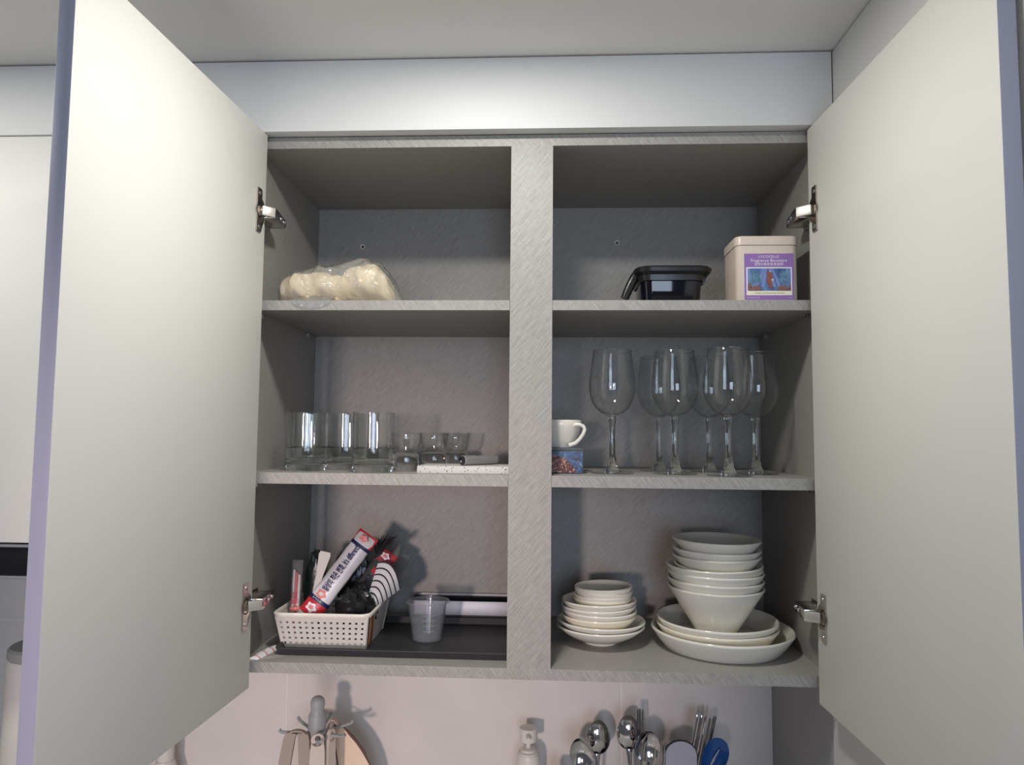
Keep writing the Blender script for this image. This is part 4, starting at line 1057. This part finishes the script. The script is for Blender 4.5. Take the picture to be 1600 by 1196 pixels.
# cutlery holders (their rims stand just under the frame)
def holder(x, y, r, label):
    t = thing('cutlery_holder', label, 'holder', (x, y, CNT))
    m = MB(); m.lathe([(0, .001), (r, 0), (r, .138), (r-.001, .139), (r-.002, .138), (r-.002, .002), (0, .002)], 'steel', n=36); m.build('cup', t)
    m = MB(); m.lathe([(r, .134), (r+.0015, .1355), (r+.0015, .1385), (r, .140)], 'steel', n=36); m.build('rim', t)
    return t
holder(0.087, 0.235, .034, 'steel cutlery holder with the two left spoons')
holder(0.162, 0.238, .034, 'steel cutlery holder with spoons, fork and three chopsticks')
holder(0.258, 0.240, .058, 'steel cutlery holder with grey paddle, flat chopsticks and blue scoop')
def spoon(label, c, wd, ln, foot, face=0.0, depth=.010, mt_='shiny', back=False):
    """c: centre of the bowl, foot: where the handle ends (inside the holder)"""
    c = Vector(c); foot = Vector(foot); t_ = (c - foot).normalized()
    nrm = Vector((math.sin(R(face)), -math.cos(R(face)), .12)); nrm = (nrm - t_*nrm.dot(t_)).normalized(); sd = t_.cross(nrm)
    t = thing('spoon', label, 'spoon', foot)
    m = MB()
    for lift in (0, .0010):
        rows = []
        for i in range(13):
            rho = i/12; r = []
            for k in range(32):
                a = 2*PI*k/32
                x = wd*.5*rho*math.cos(a)*(1 - .12*math.sin(a)); y = ln*.5*rho*math.sin(a)
                dz = -depth*(1-rho**2)*(1 if not back else -1)
                r.append(c - foot + sd*x + t_*y + nrm*(dz + lift))
            rows.append(r)
        m.grid(rows[1:], mt_, cu=True); f = m.bm.faces.new([m.bm.verts.new(p) for p in rows[1]]); f.material_index = m.mi(mt_)
    edge = [[c - foot + sd*(wd*.5*math.cos(a)*(1-.12*math.sin(a))) + t_*(ln*.5*math.sin(a)) + nrm*l for a in [2*PI*k/32 for k in range(32)]] for l in (0, .0010)]
    m.grid(edge, mt_, cu=True); m.build('bowl', t, smooth=60)
    m = MB(); rows = []
    a0 = c - t_*ln*.46; L = (a0-foot).length
    for f_, w_, zz in ((0, .0062, 0), (.06, .0040, -.003), (.2, .0030, -.002), (.6, .0040, 0), (1, .0055, 0)):
        q = a0.lerp(foot, f_) - foot + nrm*(zz*(1 if not back else -1)); rows.append([q-sd*w_, q-sd*w_*.4+nrm*.0012, q+sd*w_*.4+nrm*.0012, q+sd*w_, q-nrm*.0006])
    vs = m.grid(rows, mt_, cu=True); m.bm.faces.new(vs[0]); m.bm.faces.new(vs[-1]); m.build('handle', t, smooth=60)
    return t
spoon('large round steel spoon at the right of the left cutlery holder', (.0945, .245, -.5490), .0450, .0600, (.085, .235, CNT+.004), 8, .009, back=True)
spoon('steel spoon lower in the left cutlery holder, its bowl open to the front', (.0640, .215, -.5640), .0430, .0540, (.086, .236, CNT+.004), -10, .009)
spoon('large steel spoon upright at the left of the middle cutlery holder', (.1500, .248, -.5400), .0430, .0600, (.158, .238, CNT+.004), 0, .009, back=True)
spoon('steel spoon low at the front right of the middle cutlery holder', (.1790, .214, -.5490), .0440, .0560, (.166, .236, CNT+.004), 5, .009)
# fork
t = thing('fork', 'steel fork with tines upright in front of the middle spoons', 'fork', (.184, .225, CNT+.004))
t.rotation_euler = (R(8), R(3), 0)
m = MB(); m.box(-.0035, -.0008, 0, .0035, .0008, .2050, 'shiny', bev=.0004); m.build('handle', t)
m = MB(); m.prism([(-.0035, 0), (.0035, 0), (.0085, .012), (.0098, .022), (-.0098, .022), (-.0085, .012)], frame((0, .0008, .2050), (1, 0, 0), (0, 0, 1)), .0016, 'shiny'); m.build('neck', t)
for k in range(4):
    m = MB(); x = -.0083 + k*.00553; m.tube([(x, 0, .226), (x, -.001, .245), (x*.98, .001, .2600)], [.0013, .0012, .0006], 'shiny', n=6); m.build('tine', t)
# chopsticks
def stick(p, q, r, label, group, mt_='shiny'):
    m = MB(); m.tube([Vector(p)-Vector(q), Vector(p)*.98+Vector(q)*.02-Vector(q), (0, 0, 0)], [r*.7, r, r*.6], mt_, n=8)
    o = m.build('chopstick'); o.location = q; tag(o, label, 'chopstick', group)
for k, (x, z) in enumerate(((.1655, -.4985), (.1705, -.4985), (.1760, -.4990))):
    stick((x, .250, z), (.172+.004*k, .246, CNT+.004), .0021, 'slim steel chopstick, %s of the three leaning left behind the spoons' % ('left', 'middle', 'right')[k], 'three slim chopsticks')
for k, (x, z, y) in enumerate(((.2745, -.5090, .256), (.2795, -.5055, .250), (.2840, -.5120, .262), (.2905, -.5080, .256), (.2965, -.5110, .250), (.3050, -.5105, .258), (.3100, -.5130, .264))):
    stick((x, y, z), (.214+.005*k, .236+.004*k, CNT+.004), .0026, 'flat steel chopstick, %s from the left in the bundle behind the blue scoop' % ('first', 'second', 'third', 'fourth', 'fifth', 'sixth', 'seventh')[k], 'bundle of steel chopsticks')
# grey paddle
t = thing('paddle', 'lilac grey round topped paddle with dark rim standing by the blue scoop', 'utensil', (.2385, .222, CNT+.004))
ol = []
for k in range(25):
    a = R(180*k/24); ol.append((.0275*math.cos(a), .2300 + .0275*math.sin(a)*.92))
ol = [(-.012, .0), (.012, .0), (.0275, .10)] + ol + [(-.0275, .10)]
m = MB(); m.prism(ol, frame((0, 0, 0), (1, 0, 0), (0, 0, 1)), .004, 'lilacgrey', side='bristle'); m.build('blade', t)
m = MB()
pts = [((x)*1.06, (z-.2300)*1.05+.2300) for x, z in ol[3:-1]]
m.grid([[(x, -.0046, z), (x*.955, -.0048, (z-.23)*.955+.23), (x*.955, .0008, (z-.23)*.955+.23), (x, .0008, z)] for x, z in pts], 'bristle', cu=True); m.build('rim', t)
# blue scoop
t = thing('scoop', 'glossy blue plastic scoop leaning right in front of the chopsticks', 'scoop', (.272, .215, CNT+.004))
m = MB(); rows = []
c0 = Vector((.0230, 0, .2280)); ax = Vector((.46, .10, 1)).normalized(); nr_ = Vector((-.25, -1, .1)); nr_ = (nr_ - ax*nr_.dot(ax)).normalized(); sd = ax.cross(nr_)
def egg(a, q=1.0): return sd*(.0205*q*math.cos(a)*(1+.22*math.sin(a))) + ax*(.0370*q*math.sin(a))
for lift in (0, .0018):
    rows = []
    for i in range(1, 13):
        rho = i/12
        rows.append([c0 + egg(a, rho) + nr_*(-.010*(1-rho**2)+lift) for a in [2*PI*k/32 for k in range(32)]])
    m.grid(rows, 'blue', cu=True); m.bm.faces.new([m.bm.verts.new(p) for p in rows[0]]).material_index = m.mi('blue')
m.grid([[c0 + egg(a) + nr_*l for a in [2*PI*k/32 for k in range(32)]] for l in (0, .0018)], 'blue', cu=True); m.build('bowl', t, smooth=60)
m = MB(); m.tube([c0 - ax*.034 - nr_*.002, c0 - ax*.07, (0, 0, 0)], [.0085, .0075, .006], 'blue', n=12, flat=.5); m.build('handle', t)
m = MB(); m.tube([c0 - ax*.020 + nr_*-.0045 - sd*.002, c0 + nr_*-.0060, c0 + ax*.018 + nr_*-.0010 + sd*.002], [.0010, .0016, .0010], 'lilacgrey', n=8); m.build('highlight_streak', t)  # pale strip standing in for the slanting highlight on the glossy blue bowl

# ------------------------------------------------------------------ lift everything to floor height 0
for o in bpy.data.objects:
    if o.parent is None: o.location.z += EYE
